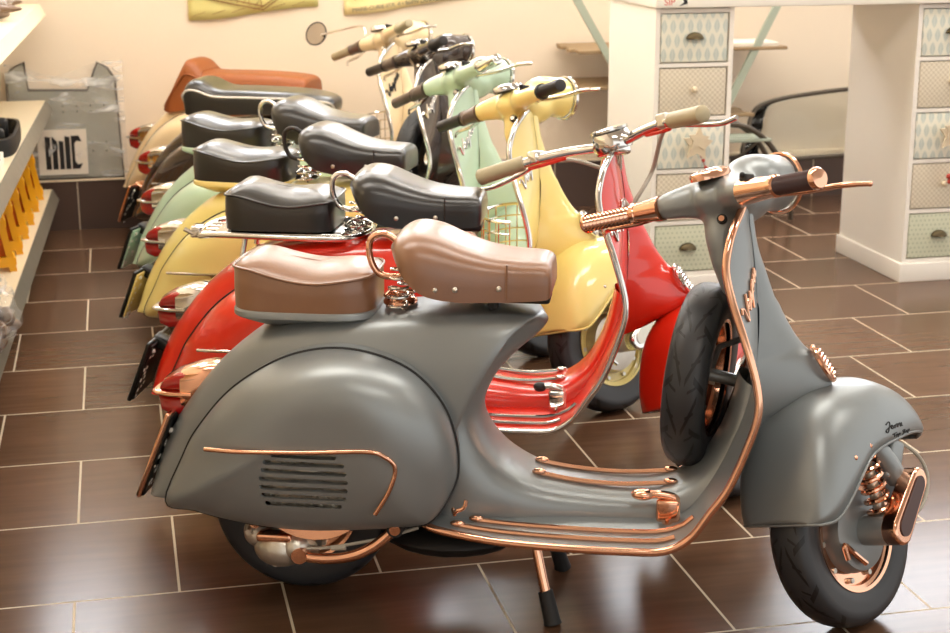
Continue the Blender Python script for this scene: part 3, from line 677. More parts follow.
def bars_tube(cfg, root, F):
    F0 = steer(58, V(.87, 0, .95)); F = lambda q: F0(V(q[0]-.055, q[1]*1.045, q[2]-.013))
    col = MB().box((.905, 0, .885), (.06, .07, .03), bev=.01).xf(F); col.tube([F((.905, 0, .885)), V(.872, 0, .80)], .022, 18); col.build('steering_stem', M['chrome'], root)
    hb = MB().tube([(.79, .33, .885), (.835, .22, .90), (.875, .12, .905), (.90, .04, .90), (.90, -.04, .90), (.875, -.12, .905), (.835, -.22, .90), (.79, -.33, .885)], .0125, 14, sm=60).xf(F).build('handlebar_tube', M['chrome'], root)
    pod = MB().lathe([(.0, -.02), (.045, -.02), (.05, -.005), (.045, .018), (.042, .026)], (.905, 0, .905), (-.25, 0, 1), 30).xf(F).build('speedometer_pod', M['chrome'], hb)
    MB().lathe([(.042, .026), (.046, .028), (.046, .034), (.036, .037), (.0, .038)], (.905, 0, .905), (-.25, 0, 1), 30).xf(F).build('speedometer_rim', M['chrome'], hb)
    MB().lathe([(.0455, .0262), (.0475, .0268), (.0455, .0275)], (.905, 0, .905), (-.25, 0, 1), 30).xf(F).build('speedometer_seal', M['rubber'], hb)
    for sg in (-1, 1):
        a, b = V(.835, sg*.22, .90), V(.79, sg*.335, .885); d = (b-a).normalized()
        MB().tube([a, a+d*.005, b-d*.005, b], [.018, .0195, .0205, .014], 18).xf(F).build('handlebar_grip', cfg['grip_l'], root)
        MB().box(a-d*.03+V(.008, 0, .004), (.045, .03, .034), None, bev=.006).xf(F).build('lever_clamp', M['chrome'] if sg > 0 else M['cast'], hb)
        MB().tube([a-d*.03+V(.02, 0, -.004), a+d*.04+V(.05, 0, -.012), b+V(.06, 0, -.02), b+V(.05, sg*.05, -.018)], .006, 10, sm=24).xf(F).build('brake_lever' if sg < 0 else 'clutch_lever', M['chrome'], hb)
        MB().tube([a-d*.035+V(.02, 0, 0), V(.93, sg*.12, .885), V(.985, sg*.05, .83), V(.955, sg*.03, .78), V(.94, 0, .74)], .0055, 8, sm=30).xf(F).build('control_cable', M['cable'], hb)
        MB().tube([V(.875, sg*.12, .892), V(.85, sg*.18, .885), a-d*.01+V(0, 0, -.018)], .005, 8, sm=14).xf(F).build('shift_rod', M['red_paint'], hb)
BARS = dict(headset=bars_headset, tube=bars_tube)

base = dict(metal=M['chrome'], trim=M['chrome'], accent=M['chrome'], leather=M['black_leather'], rim=M['cast'], drum=M['cast'], link_cover=M['cast'], tail=M['chrome'], accent_plate=M['plate'], badge=M['chrome'], pedal=M['rubber'], handle=M['chrome'], sleeve=M['steel_grip'], grip_l=M['black_grip'], grip_r=M['black_grip'], bars='headset', seats='two')
SC = [
 dict(base, paint=M['grey_paint'], metal=M['copper'], trim=M['copper'], accent=M['copper'], leather=M['brown_leather'], rim=M['copper'], drum=M['grey_paint'], link_cover=M['brown_grip'], tail=M['copper'], accent_plate=M['copper'], badge=M['copper'], pedal=M['copper'], handle=M['copper'], sleeve=M['copper'], grip_l=M['copper'], grip_r=M['brown_grip'], ribbed=True, cowl_trim='full', spare=True, fender_text=True, pos=(.501, .438), rz=-19.93, steer=49.7,
      label='matt grey scooter with copper trim and brown leather seats, nearest of the row'),
 dict(base, paint=M['red_paint'], bars='tube', seats='rack', grip_l=M['beige_grip'], lip=M['chrome'], pos=(.521, 1.165), rz=-19, steer=51, dx=-.057, fdx=0.0, plate_h=.17, label='glossy red scooter with chrome tube handlebar and black seat on a chrome rack'),
 dict(base, paint=M['yellow_paint'], rim=M['pale_rim'], basket=True, handle=M['black_grip'], pos=(.498, 1.986), rz=-25, steer=51.5, dx=-.023, plate_h=.16, plate_back=M['yellow_paint'], label='pale yellow scooter with black seats and a wire basket behind its shield'),
 dict(base, paint=M['mint_paint'], grip_l=M['steel_grip'], grip_r=M['chrome'], pos=(.492, 2.64), rz=-28, steer=56.5, dx=-.035, plate_h=.16, plate_back=M['mint_paint'], label='mint green scooter with black seats between the yellow and the black-brown scooter'),
 dict(base, paint=M['black_paint'], seats='dual', spare=True, fuel_cap=False, pos=(.50, 3.49), rz=-27, steer=47, plate_h=.16, accent_plate=M['copper'], label='black-brown scooter with a long black seat edged in white piping'),
 dict(base, paint=M['cream_paint'], seats='hump', leather=M['tan_leather'], grip_l=M['beige_grip'], grip_r=M['beige_grip'], badge=M['dark_metal'], mirror=True, basket=True, fuel_cap=False, plate=False, pos=(.475, 4.17), rz=-27, steer=52, label='cream scooter with tan high-backed seat and round mirror, nearest the back wall'),
]
cowl_with_louvres(); headset(None)
for cfg in SC: make_scooter(cfg)
DEF[0] = 0.0
LAMP = 13.0
LAMPS = [(.2, 2.5, 1.5, .35), (2.0, 2.5, 1.5, .35), (.2, .4, 1.5, .35), (2.0, .4, 1.5, .35), (3.9, 1.8, 1.5, .35), (3.9, -.6, 1.5, .35), (1.1, -1.8, 1.5, .35), (1.2, 3.5, 1.5, .3)]
WCOL = (1, .98, .95); WSTR = 1.35; EXPO = .14
# ---------------------------------------------------------------- the room
def struct(o): o['kind'] = 'structure'; return o
def floor_mat():
    n = NT('brown_floor_tiles'); b = n.b
    tc = n.add('ShaderNodeTexCoord'); mp = n.add('ShaderNodeMapping'); mp.inputs['Location'].default_value = (.225, 0, 0); n.ln(tc.outputs['Object'], mp.inputs['Vector'])
    br = n.add('ShaderNodeTexBrick', Scale=1.0); br.offset = .5; br.offset_frequency = 2
    for k, v in (('Mortar Size', .003), ('Mortar Smooth', .1), ('Bias', 0.0), ('Brick Width', .45), ('Row Height', .45)): br.inputs[k].default_value = v
    br.inputs['Color1'].default_value = (*lin((92, 67, 50)), 1); br.inputs['Color2'].default_value = (*lin((102, 74, 55)), 1); br.inputs['Mortar'].default_value = (*lin((206, 192, 168)), 1)
    n.ln(mp.outputs[0], br.inputs['Vector'])
    m2 = n.add('ShaderNodeMapping'); m2.inputs['Scale'].default_value = (1.6, 16, 1); n.ln(tc.outputs['Object'], m2.inputs['Vector'])
    no = n.add('ShaderNodeTexNoise', Scale=2.2, Detail=6.0, Roughness=.6); n.ln(m2.outputs[0], no.inputs['Vector'])
    n3 = n.add('ShaderNodeTexNoise', Scale=3.0, Detail=4.0); n.ln(tc.outputs['Object'], n3.inputs['Vector'])
    f = n.math('MULTIPLY_ADD', no.outputs['Fac'], .7, n.math('MULTIPLY_ADD', n3.outputs['Fac'], .3, .5))
    g = n.add('ShaderNodeVectorMath', operation='SCALE'); n.ln(br.outputs['Color'], g.inputs[0]); n.ln(f, g.inputs['Scale'])
    n.ln(n.mix(br.outputs['Fac'], g.outputs[0], lin((206, 192, 168))), b.inputs['Base Color'])
    b.inputs['Specular IOR Level'].default_value = .26
    n.ln(n.math('MULTIPLY_ADD', br.outputs['Fac'], .4, n.math('MULTIPLY_ADD', n3.outputs['Fac'], .05, .19)), b.inputs['Roughness'])
    bp = n.add('ShaderNodeBump', Strength=.4, Distance=.002, invert=True); n.ln(br.outputs['Fac'], bp.inputs['Height']); n.ln(bp.outputs['Normal'], b.inputs['Normal'])
    return n.m
def base_mat():
    n = NT('baseboard_tiles'); b = n.b
    tc = n.add('ShaderNodeTexCoord'); mp = n.add('ShaderNodeMapping'); mp.inputs['Location'].default_value = (.05, .22, 0); mp.inputs['Rotation'].default_value = (-pi/2, 0, 0); n.ln(tc.outputs['Object'], mp.inputs['Vector'])
    br = n.add('ShaderNodeTexBrick', Scale=1.0); br.offset = 0
    for k, v in (('Mortar Size', .003), ('Brick Width', .45), ('Row Height', .60)): br.inputs[k].default_value = v
    br.inputs['Color1'].default_value = (*lin((78, 58, 48)), 1); br.inputs['Color2'].default_value = (*lin((84, 63, 51)), 1); br.inputs['Mortar'].default_value = (*lin((196, 180, 156)), 1)
    n.ln(mp.outputs[0], br.inputs['Vector']); n.ln(br.outputs['Color'], b.inputs['Base Color']); b.inputs['Roughness'].default_value = .35
    return n.m
def pattern_mat(name, bg, fg, kind):
    n = NT(name); b = n.b; tc = n.add('ShaderNodeTexCoord'); sp = n.add('ShaderNodeSeparateXYZ'); n.ln(tc.outputs['Object'], sp.inputs[0])
    X, Z = sp.outputs[0], sp.outputs[2]
    if kind == 'leaf':
        s = 1/.034; row = n.math('FLOOR', n.math('MULTIPLY', Z, 1/.052)); off = n.math('MULTIPLY', n.math('FLOORED_MODULO', row, 2.), .5)
        fx = n.math('ABSOLUTE', n.math('SUBTRACT', n.math('FRACT', n.math('ADD', n.math('MULTIPLY', X, s), off)), .5)); fz = n.math('SUBTRACT', n.math('FRACT', n.math('MULTIPLY', Z, 1/.052)), .5)
        d = n.math('ADD', n.math('MULTIPLY', fx, 1.1), n.math('POWER', n.math('ABSOLUTE', fz), 1.6)); f = n.math('MULTIPLY', n.math('LESS_THAN', d, .36), n.math('MULTIPLY_ADD', n.math('LESS_THAN', fx, .045), -.5, 1))
    elif kind == 'check':
        s = 1/.02; fx = n.math('ABSOLUTE', n.math('SUBTRACT', n.math('FRACT', n.math('MULTIPLY', n.math('ADD', X, Z), s)), .5)); fz = n.math('ABSOLUTE', n.math('SUBTRACT', n.math('FRACT', n.math('MULTIPLY', n.math('SUBTRACT', X, Z), s)), .5))
        f = n.math('GREATER_THAN', n.math('ADD', fx, fz), .52)
    else:
        s = 1/.018; row = n.math('FLOOR', n.math('MULTIPLY', Z, s)); off = n.math('MULTIPLY', n.math('FLOORED_MODULO', row, 2.), .5)
        fx = n.math('SUBTRACT', n.math('FRACT', n.math('ADD', n.math('MULTIPLY', X, s), off)), .5); fz = n.math('SUBTRACT', n.math('FRACT', n.math('MULTIPLY', Z, s)), .5)
        f = n.math('LESS_THAN', n.math('ADD', n.math('MULTIPLY', fx, fx), n.math('MULTIPLY', fz, fz)), .05)
    n.ln(n.mix(f, lin(bg), lin(fg)), b.inputs['Base Color']); b.inputs['Roughness'].default_value = .6
    return n.m
M['wall'] = pm('cream_wall', (234, 217, 194), 0, .7, 0, .015, 2)
M['ceil'] = pm('white_ceiling', (240, 236, 226), 0, .8, 0, .01)
M['cabinet'] = pm('white_cabinet', (240, 234, 224), 0, .4, 0, .01)
M['shelf'] = pm('cream_shelf', (238, 222, 190), 0, .35, 0, .02)
M['lip'] = pm('grey_shelf_lip', (122, 115, 102), .2, .4, 0, .03)
M['leaf'] = pattern_mat('blue_leaf_paper', (230, 228, 212), (196, 204, 196), 'leaf')
M['check'] = pattern_mat('beige_check_paper', (222, 212, 192), (202, 190, 168), 'check')
M['dots'] = pattern_mat('green_dotted_paper', (206, 208, 184), (176, 182, 156), 'dots')
M['bronze'] = pm('bronze_pull', (96, 84, 62), .8, .35)
M['wood'] = pm('pale_wood', (216, 200, 172), 0, .6, 0, .1)
M['green_metal'] = pm('pale_green_metal', (170, 178, 160), .2, .45)
M['rack_wood'] = pm('brown_board', (150, 124, 90), 0, .5, 0, .15)
M['dark_tube'] = pm('dark_tube', (84, 74, 62), .5, .4)
M['glass'] = pm('windscreen_glass', (246, 248, 244), 0, .03, 0, .01, trans=1, ior=1.3)
M['yellow_plastic'] = pm('yellow_plastic', (240, 172, 16), 0, .35, .3, .05)
M['orange'] = pm('orange_card', (214, 104, 16), 0, .5)
M['panel'] = pm('galvanised_panel', (160, 158, 144), .35, .45, 0, .1, 8)
def film_mat():
    n = NT('clear_film'); b = n.b; tc = n.add('ShaderNodeTexCoord'); mp = n.add('ShaderNodeMapping'); mp.inputs['Rotation'].default_value = (0, .7, 0); mp.inputs['Scale'].default_value = (4, 4, 16)
    n.ln(tc.outputs['Object'], mp.inputs[0]); no = n.add('ShaderNodeTexNoise', Scale=1.6, Detail=3.0, Distortion=.6); n.ln(mp.outputs[0], no.inputs['Vector'])
    b.inputs['Base Color'].default_value = (.9, .9, .88, 1); b.inputs['Roughness'].default_value = .2
    r = n.add('ShaderNodeMapRange'); n.ln(no.outputs['Fac'], r.inputs[0])
    for i_, v_ in ((1, .50), (2, .72), (3, .12), (4, .75)): r.inputs[i_].default_value = v_
    n.ln(r.outputs[0], b.inputs['Alpha'])
    bp = n.add('ShaderNodeBump', Strength=.6, Distance=.01); n.ln(no.outputs['Fac'], bp.inputs['Height']); n.ln(bp.outputs['Normal'], b.inputs['Normal'])
    return n.m
M['film'] = film_mat()
M['paper'] = pm('white_paper', (226, 216, 200), 0, .6)
M['poster_g'] = pm('olive_poster', (214, 202, 130), 0, .6, 0, .08, 5)
M['poster_c'] = pm('cream_poster', (246, 226, 164), 0, .6, 0, .03, 5)
M['poster_line'] = pm('brown_ink', (146, 106, 60), 0, .6)
M['grey_ink'] = pm('grey_ink', (140, 128, 110), 0, .6)
M['red_ink'] = pm('red_ink', (206, 60, 40), 0, .5)
M['parts'] = pm('brown_parts', (120, 96, 76), .3, .4, 0, .4, 60)
M['red_bead'] = pm('red_beads', (176, 60, 48), 0, .4)
M['lamp'] = pm('lamp_diffuser', (255, 248, 238), 0, .5, emit=LAMP)

X0, X1, Y0, Y1, H = -.78, 7.5, -6.5, 4.5, 2.75
struct(MB().box(((X0+X1)/2, (Y0+Y1)/2, -.05), (X1-X0, Y1-Y0, .1)).build('floor', floor_mat()))
struct(MB().box(((X0+X1)/2, Y1+.05, H/2), (X1-X0, .1, H)).build('wall_back', M['wall']))
struct(MB().box((X0-.05, (Y0+Y1)/2, H/2), (.1, Y1-Y0, H)).build('wall_left', M['wall']))
struct(MB().box(((X0+X1)/2, (Y0+Y1)/2, H+.05), (X1-X0, Y1-Y0, .1)).build('ceiling', M['ceil']))
struct(MB().box(((X0+X1)/2, Y1-.014, .112), (X1-X0, .028, .224)).build('baseboard_back', base_mat()))
struct(MB().box(((X0+X1)/2, Y1-.018, .2295), (X1-X0, .036, .011), bev=.003).build('trim_1', pm('cream_trim', (236, 220, 192), 0, .4)))
# ceiling lamps
for i, (x, y, lx, ly) in enumerate(LAMPS):
    r = empty('ceiling_lamp', (x, y, H), 0, ['long ceiling lamp panel above the scooters'][0], 'ceiling lamp', 'ceiling lamps')
    MB().box((0, 0, -.03), (lx+.04, ly+.04, .06), bev=.004).build('lamp_frame', M['white'], r)
    MB().box((0, 0, -.0625), (lx, ly, .005)).build('lamp_diffuser', M['lamp'], r)

# glowing windows added above the picture for bright reflections on seats and floor
M['pane'] = pm('added_glow_pane', (244, 248, 255), 0, .3, emit=14)
def added_window(n, x0, x1, z0, z1):
    f = MB()
    for c, sz in ((((x0+x1)/2, Y1-.02, z0), (x1-x0+.06, .04, .05)), (((x0+x1)/2, Y1-.02, z1), (x1-x0+.06, .04, .05)), ((x0, Y1-.02, (z0+z1)/2), (.05, .04, z1-z0)), ((x1, Y1-.02, (z0+z1)/2), (.05, .04, z1-z0)), (((x0+x1)/2, Y1-.02, (z0+z1)/2), (.03, .04, z1-z0))): f.box(c, sz)
    o = struct(f.build('added_window_%d' % n, M['white'])); MB().box(((x0+x1)/2, Y1-.006, (z0+z1)/2), (x1-x0, .008, z1-z0)).build('pane', M['pane'], o)  # pane: added glowing sheet for reflections on seats and floor
for i, (x0, x1) in enumerate(((-.45, .05), (.40, .85), (1.40, 1.95), (2.5, 3.0))): added_window(i+1, x0, x1, 1.78, 2.5)
added_window(5, 3.5, 5.6, 1.55, 2.6)
# wall shelves on the left
r = empty('shelving_unit', (-.16, 4.40, 0), -.031, 'cream shelving unit with three boards and grey price rails along the left side', 'shelving')
Fr = ((0, 0, 0), (1, 0, 0), (0, 0, 1), (0, 1, 0))
MB().prism([(-.44, 0), (-.41, 0), (-.41, 1.5), (-.44, 1.5)], Fr, -4.6, 0).build('back_panel', M['shelf'], r, 30)
MB().prism([(-.41, 0), (-.07, 0), (-.07, .08), (-.41, .08)], Fr, -4.6, -.02).build('base_plinth', M['lip'], r, 30)
for z in (1.023, .604, .205):
    b = MB().prism([(-.41, z), (0, z), (0, z-.012), (-.41, z-.03)], Fr, -4.6, 0).build('shelf_board', M['shelf'], r, 30)
    MB().prism([(.0005, z), (.004, z), (.029, z-.048), (.0255, z-.05)], Fr, -4.6, 0).build('price_rail', M['lip'] if z < .9 else M['shelf'], b, 30)
# yellow stands on the lowest shelf
yl = ['sixth', 'fifth', 'fourth', 'third', 'second', 'first']
for i in range(6):
    y = 4.20-.27*i
    r = empty('display_stand', (-.275-.031*(4.4-y), y, .206), .12, f'yellow plastic display stand on the lowest shelf, {yl[i]} of the six from the camera', 'display stand', 'yellow stands on the lowest shelf')
    fr = MB()
    for y_ in (-.055, .045):
        fr.prism([(-.075, 0), (-.052, 0), (-.052, .25), (-.075, .25)], ((0, y_, 0), (1, 0, 0), (0, 0, 1), (0, 1, 0)), -.012, .012)
        fr.prism([(.065, 0), (.090, 0), (.032, .25), (.010, .25)], ((0, y_, 0), (1, 0, 0), (0, 0, 1), (0, 1, 0)), -.012, .012)
        for z0, z1 in ((.012, .04), (.118, .142), (.225, .262)): fr.prism([(-.07, z0), (.085-.058*z0/.25, z0), (.085-.058*z1/.25, z1), (-.07, z1)], ((0, y_, 0), (1, 0, 0), (0, 0, 1), (0, 1, 0)), -.014, .010)
    for z, x in ((.245, -.03), (.13, .05), (.025, .075), (.025, -.06)): fr.box((x, -.005, z), (.03, .11, .022), bev=.004)
    for q in fr.v: q.z *= 1.3
    fr.build('stand_frame', M['yellow_plastic'], r, 30)
    for z in (.104, .237): MB().box((.0-.01*(z > .15), -.043, z), (.11-.025*(z > .15), .006, .108), None, bev=.002).build('stand_panel', M['orange'], r)
# black tray and white box on the middle shelf
r = empty('plastic_tray', (-.305, 3.10, .605), 0, 'black moulded plastic tray on the middle left shelf', 'tray')
tr = MB(); rows = []
for f, zz in ((1, 0), (1.02, .03), (1.0, .06), (.9, .062), (.86, .04), (.8, .012), (.3, .008)):
    rows.append([V(.10*f*math.copysign(abs(math.cos(a))**.5, math.cos(a)), .30*f*math.copysign(abs(math.sin(a))**.5, math.sin(a)), zz) for a in [2*pi*k/40 for k in range(40)]])
tr.grid(rows, True); tr.box((.01, .08, .05), (.10, .05, .08), bev=.015).box((.0, -.12, .045), (.12, .04, .07), bev=.015)
tr.build('tray_shell', M['ink'], r)
r = empty('carton', (-.315, 2.45, .605), 0, 'low white carton with a black band beside the black tray', 'carton')
MB().box((.0, 0, .02), (.16, .5, .04), bev=.003).build('carton_body', M['white'], r); MB().box((0, .05, .0405), (.162, .05, .003)).build('carton_band', M['ink'], r)
def bag(name, c, rad, lab, seed, n=9):
    r = empty(name, c, 0, lab, 'bag'); random.seed(seed)
    def blob(sc, am, u=28, v=18):
        mb = MB().ball((0, 0, 0), 1, u=u, v=v)
        for q in mb.v:
            d = noise.noise(q*2.3+V(seed, 0, 0))*am+noise.noise(q*6+V(0, seed, 0))*am*.5
            q *= 1+d; q.x *= rad[0]*sc; q.y *= rad[1]*sc; q.z = max(q.z*rad[2]*sc, -rad[2]*.9*sc)+rad[2]*.92
        return mb
    blob(1, .25).build('bag_film', M['film'], r, 25)
    cn = MB()
    for k in range(n):
        q = V(random.uniform(-.55, .55)*rad[0], random.uniform(-.6, .6)*rad[1], random.uniform(.3, .9)*rad[2]); cn.ball(q, (rad[0]*.28, rad[1]*.24, rad[2]*.3), Matrix.Rotation(random.random()*3, 3, 'Z'), 12, 8)
    o = cn.build('bag_contents', M['parts'], r); o['kind'] = 'stuff'
    return r
bag('parts_bag', (-.31, 3.72, 1.024), (.075, .50, .055), 'clear plastic bag of brown parts lying on the top left shelf', 3)
bag('parts_bag', (-.238, 1.85, .208), (.07, .22, .085), 'clear plastic bag of metal parts at the near end of the lowest left shelf', 5)
bag('parts_bag', (-.30, 2.42, .206), (.06, .12, .05), 'small dark bag of parts lying nearest the yellow stands on the lowest shelf', 8)

# wrapped metal panel leaning on the back wall
r = empty('metal_panel', (0, 0, 0), 0, 'grey metal panel with notched top in clear film, leaning on the back wall', 'metal panel')
po = [(-.325, .238), (-.325, .70), (-.30, .735), (-.246, .765), (-.234, .641), (.02, .634), (.072, .757), (.115, .732), (.145, .68), (.16, .238)]
dz = lambda z: 4.44+.03*(z-.24)/.5
mb = MB(); mb.prism(po, ((0, 4.468, 0), (1, 0, 0), (0, .02, .9998), (0, 1, 0)), 0, .004); mb.build('panel_sheet', M['panel'], r, 30)
hl = MB()
for i in range(7):
    for zz in (.565, .54, .36, .40): hl.tube([(-.27+.06*i, 4.467+.02*zz, zz), (-.27+.06*i, 4.4650+.02*zz, zz)], .0042, 6)
hl.build('panel_holes', M['dark_metal'], r)['kind'] = 'stuff'
L = [(a, 4.468+.02*b, b) for a, b in po]; MB().tube(L, .006, 6, closed=True).build('panel_rim', M['dark_tube'], r)
fm = MB(); rows = []
for i in range(21):
    z = .245+.52*i/20; row = []
    for k in range(25):
        x = -.33+.51*k/24; row.append(V(x, 4.450+.02*z+.010*noise.noise(V(x*9+z*6, z*7-x*5, 2))+.005*noise.noise(V(x*30, z*25, 1)), z-(.06*math.exp(-((x+.12)/.13)**2) if i > 16 else 0)*(i-16)/4))
    rows.append(row)
fm.grid(rows); fm.build('wrapping_film', M['film'], r, 60)
pp = MB().box((-.103, 4.455, .362), (.215, .002, .205)).build('paper_label', M['paper'], r)
tx = MB()
for x0, x1 in ((-.178, -.155), (-.148, -.125), (-.118, -.098), (-.092, -.070)): tx.prism([(x0, .285), (x1, .285), (x1, .43-(.02 if x0 in (-.148, -.118) else 0)), (x0, .435-(.02 if x0 == -.118 else 0))], ((0, 4.4535, 0), (1, 0, 0), (0, 0, 1), (0, 1, 0)), -.0008, .0004)
tx.prism([(-.064, .285), (-.03, .285), (-.018, .31), (-.04, .305), (-.05, .32), (-.05, .40), (-.04, .412), (-.018, .408), (-.03, .435), (-.064, .435)], ((0, 4.4535, 0), (1, 0, 0), (0, 0, 1), (0, 1, 0)), -.0008, .0004)
tx.build('lettering', M['ink'], pp)

# posters
def text(body, size, M_, name, mat, parent, ext=.0004, sx=1, font=None):
    cu = bpy.data.curves.new('t', 'FONT'); cu.body = body; cu.size = size; cu.extrude = ext
    o = bpy.data.objects.new('t', cu); C.objects.link(o); dg = bpy.context.evaluated_depsgraph_get(); dg.update(); me = bpy.data.meshes.new_from_object(o.evaluated_get(dg))
    bpy.data.objects.remove(o); me.transform(M_ @ Matrix.Diagonal((sx, 1, 1, 1))); me.materials.clear(); me.materials.append(mat)
    k = bpy.data.objects.new(name, me); C.objects.link(k); k.parent = parent; return k
def wallM(x, z, y=4.49, rot=0): return Matrix.Translation((x, y, z)) @ Matrix.Rotation(pi/2, 4, 'X') @ Matrix.Rotation(rot, 4, 'Z')
def curl(x0, x1, zb0, zb1, zt, mat, lab):
    r = empty('poster', (0, 0, 0), 0, lab, 'poster', 'posters on the back wall'); rows = []
    for i in range(13):
        rows.append([V(lerp(x0, x1, k/24), 4.494-.012*abs(math.sin(k/24*pi*2.2+i*.2))*(1-i/12)**2-.002, lerp(lerp(zb0, zb1, k/24)-.006*math.sin(k/24*pi*2), zt, i/12)) for k in range(25)])
    pg = MB(); pg.grid(rows); pg.build('poster_sheet', mat, r, 60, mods=[('SOLIDIFY', dict(thickness=.001, offset=0))]); return r
p1 = curl(.485, 1.072, .932, .985, 1.5, M['poster_g'], 'olive yellow poster with brown line drawing, left on the back wall')
d = MB(); dd = lambda L, rr=.003: d.tube([(a, 4.477, b) for a, b in L], rr, 6)
dd([(.56, 1.03), (.82, .975), (.90, 1.03), (.98, 1.10)]); dd([(.58, 1.045), (.82, .992), (.885, 1.035)]); dd([(.66, 1.25), (.80, 1.05), (.98, 1.2), (.8, 1.35), (.66, 1.25)])
for k in range(4): dd([(.62+.055*k, 1.03-.012*k), (.645+.055*k, 1.06-.012*k), (.65+.055*k, 1.02-.012*k)], .0025)
for k in range(6): dd([(.5+.09*k, .95+.008*k), (.56+.09*k, .97+.008*k)], .0012)
d.build('line_drawing', M['poster_line'], p1)
p2 = curl(1.192, 1.80, .945, 1.012, 1.45, M['poster_c'], 'cream poster with a line of address text, right on the back wall')
text('MARIE-CURIE-STR. 4 \u2022 86899 LANDSBERG', .026, wallM(1.228, .957, 4.478, .115), 'lettering', M['grey_ink'], p2, sx=.98)
d = MB()
for x, z in ((1.27, 1.02), (1.43, 1.04), (1.60, 1.05)): d.tube([(x+.04*math.cos(a), 4.478, z+.03*math.sin(a)+.02) for a in [2*pi*k/20 for k in range(14)]], .007, 8)
d.build('emblem', M['grey_ink'], p2)

# counter on two drawer pedestals
def pedestal(x, lab):
    y, w, dp, h = 2.706, .304, .556, 1.082
    r = empty('drawer_pedestal', (x, y, 0), 0, lab, 'drawer pedestal', 'drawer pedestals under the counter')
    cb = MB().box((.009, dp/2, h/2), (.018, dp, h)).box((w-.009, dp/2, h/2), (.018, dp, h)).box((w/2, dp-.005, h/2), (w-.036, .01, h))
    zs = [.083+i*.1975 for i in range(6)]
    for z in zs: cb.box((w/2, dp/2-.003, z), (w-.034, dp-.008, .014))
    cb.build('pedestal_carcass', M['cabinet'], r, 30)
    MB().box((w/2, dp/2, .0375), (w+.02, dp+.02, .075), bev=.003).build('plinth', M['cabinet'], r)
    for i in range(5):
        z = (zs[i]+zs[i+1])/2; mt = [M['dots'], M['check'], M['leaf'], M['check'], M['leaf']][i]
        f = MB().box((w/2, .012, z), (w-.046, .018, .175), bev=.003).box((w/2, .25, z-.02), (w-.06, .44, .12)).build('drawer', mt, r, 30)
        if i in (0, 4):
            hp = MB(); rows = []
            for a in [pi*k/10 for k in range(11)]: rows.append([V(w/2+.034*math.cos(a)*c_, .003-.024*s_, z-.008+.026*math.sin(a)*c_+.004) for c_, s_ in ((1, 0), (.97, .5), (.8, .85), (.45, 1), (0, 1))])
            hp.grid(rows); hp.build('cup_pull', M['bronze'], f, 60, mods=[('SOLIDIFY', dict(thickness=.003))])
        else: MB().tube([(w/2, .004, z+.01), (w/2, -.012, z+.01)], .006, 10).ball((w/2, -.018, z+.01), (.0125, .009, .0125), u=14, v=10).build('knob', M['wood'], f)
    return r
pedestal(2.080, 'white pedestal of five patterned drawers behind the red scooter handlebar')
pedestal(3.125, 'white pedestal of five patterned drawers at the right edge')
r = empty('counter', (0, 0, 0), 0, 'white counter top resting on the two drawer pedestals', 'counter')
MB().box((3.30, 3.02, 1.105), (2.46, .68, .045), bev=.004).build('counter_top', M['cabinet'], r)
st = MB().box((2.135, 2.6795, 1.104), (.115, .002, .03), bev=.0006).build('sticker', M['white'], r)
MB().prism([(2.158, 1.090), (2.19, 1.098), (2.186, 1.117), (2.17, 1.119), (2.176, 1.103)], ((0, 2.678, 0), (1, 0, 0), (0, 0, 1), (0, 1, 0)), -.0006, .0004).build('sticker_emblem', M['ink'], st)
text('SIP', .034, wallM(2.10, 1.0935, 2.678) @ Matrix.Shear('XZ', 4, (0, 0)) , 'lettering', M['red_ink'], st)
# hanging ornaments
for x, lab in ((2.24, 'pale wooden star ornament with red beads hanging on the left pedestal'), (3.277, 'pale wooden star ornament hanging on the right pedestal')):
    r = empty('star_ornament', (x, 2.658, .555), 0, lab, 'ornament', 'wooden ornaments on the drawers')
    po = [((.06 if k % 2 == 0 else .032)*math.sin(2*pi*k/10+.1), (.065 if k % 2 == 0 else .032)*math.cos(2*pi*k/10+.1)) for k in range(10)]
    MB().prism(po, ((0, 0, .03), (1, 0, 0), (0, 0, 1), (0, 1, 0)), -.006, .006).prism([(a*.7, b*.7) for a, b in po], ((.0, -.008, .05), (1, 0, 0), (0, 0, 1), (0, 1, 0)), -.004, .004).build('star', M['wood'], r, 30)
    MB().tube([(.0, .0, .09), (.0, .002, .15), (.0, .003, .2)], .0018, 6).build('hanging_cord', M['wood'], r)
    bd = MB().tube([(.01, 0, -.01), (.03, .002, -.05), (.028, .0, -.09), (.0, 0, -.13)], .0015, 6, sm=12)
    for q in ((.022, -.03), (.032, -.055), (.03, -.085), (.015, -.115), (-.005, -.13), (.0, -.15), (.014, -.14)): bd.ball((q[0], -.004, q[1]), .011 if q[1] < -.1 else .007, u=10, v=8)
    bd.build('bead_string', M['red_bead'], r)
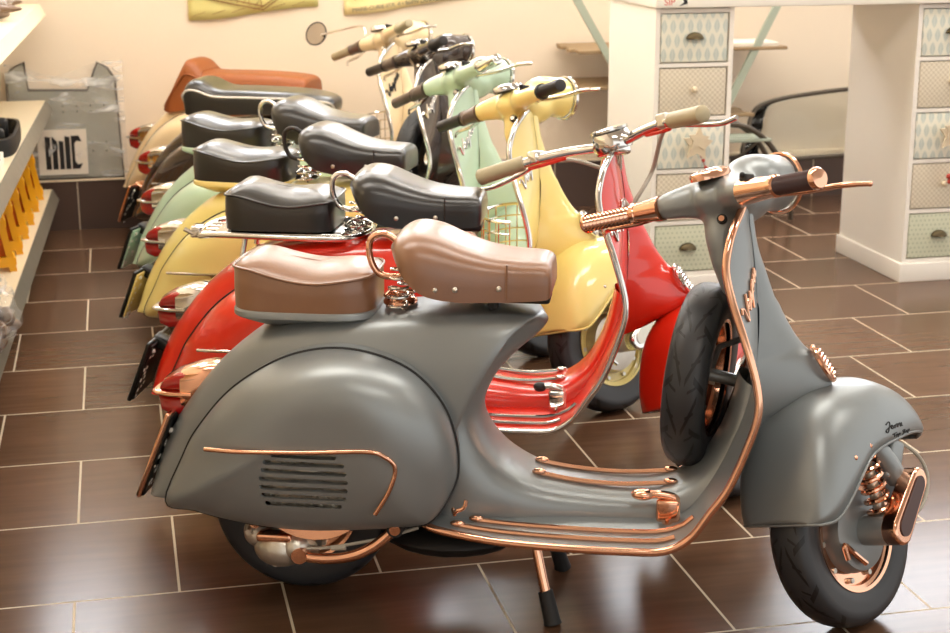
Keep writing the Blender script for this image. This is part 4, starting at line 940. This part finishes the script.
# rack with crossed legs behind the left pedestal
r = empty('display_rack', (0, 0, 0), 0, 'display rack with crossed pale green legs and brown boards by the back wall', 'rack')
for y in (4.09,):
    for a, b in (((2.153, 1.069), (2.79, -.0)), ((3.20, 1.069), (2.666, 0))):
        d = V(b[0]-a[0], 0, b[1]-a[1]); L = d.length; d.normalize(); MB().box((lerp(a[0], b[0], .5), y+(.012 if a[0] > 2.5 else -.012), L/2*abs(d.z)+.004), (.034, .016, L), Matrix.Rotation(math.atan2(d.x, d.z)+pi, 3, 'Y')).build('leg', M['green_metal'], r, 30)
for z, x0, x1 in ((.787, 2.20, 3.21), (.622, 2.17, 2.93), (.479, 2.56, 3.06)):
    b = MB()
    for k in range(5): b.box((lerp(x0, x1, .5)-.02*(k % 2), 4.12+.08*k, z), (x1-x0, .07, .016), bev=.003)
    b.build('rack_board', M['rack_wood'], r, 30)
MB().box((3.06, 4.2, .804), (.22, .2, .018), bev=.002).build('magazine_stack', M['paper'], r)
r = empty('arch_stool', (0, 0, 0), 0, 'low stool with arched dark tube legs and grey-green slat seat behind the left pedestal', 'stool')
for y in (3.89, 4.05):
    MB().tube([(2.86+.32*math.cos(a), y, .012+.455*math.sin(a)) for a in [pi*k/24 for k in range(25)]], .013, 10).build('arched_leg', M['dark_tube'], r)
b = MB()
for k in range(3): b.box((2.86, 3.90+.065*k, .392), (.40, .055, .014), bev=.003)
b.build('seat', M['green_metal'], r, 30)
MB().tube([(2.70, 3.89, .385), (2.78, 3.89, .33), (2.9, 3.89, .32), (3.0, 3.89, .385)], .006, 8, sm=16).build('brace', M['dark_tube'], r)
# windscreen leaning on the wall
r = empty('windscreen', (0, 0, 0), 0, 'large curved windscreen with dark rubber rim leaning on the back wall', 'windscreen')
out = spline([(3.09, .25, 0), (3.085, .38, 0), (3.12, .465, 0), (3.20, .505, 0), (3.40, .53, 0), (3.75, .55, 0), (4.10, .53, 0), (4.30, .505, 0), (4.38, .465, 0), (4.41, .38, 0), (4.41, .25, 0), (3.75, .24, 0)], 80, True)
def wp(q): return V(q.x, 4.27-.10*((q.x-3.75)/.65)**2+.16*(q.y-.24)/.3*.6, q.y)
MB().tube([wp(q) for q in out], .011, 8, closed=True).build('rubber_rim', M['dark_tube'], r)
rows = [[wp(V(3.75, .395, 0)+(q-V(3.75, .395, 0))*f) for q in out] for f in (1, .8, .6, .4, .2, .02)]
gg = MB(); gg.grid(rows, True); gg.build('glass_pane', M['glass'], r, 60, mods=[('SOLIDIFY', dict(thickness=.004))])
# ---------------------------------------------------------------- daylight from the open shop front
w = bpy.data.worlds.new('daylight'); bpy.context.scene.world = w; w.use_nodes = True
bg = w.node_tree.nodes['Background']; bg.inputs[0].default_value = (*WCOL, 1); bg.inputs[1].default_value = WSTR
sc = bpy.context.scene
sc.view_settings.view_transform = 'Standard'; sc.view_settings.look = 'None'; sc.view_settings.gamma = 1; sc.view_settings.use_curve_mapping = False
sc.view_settings.exposure = EXPO
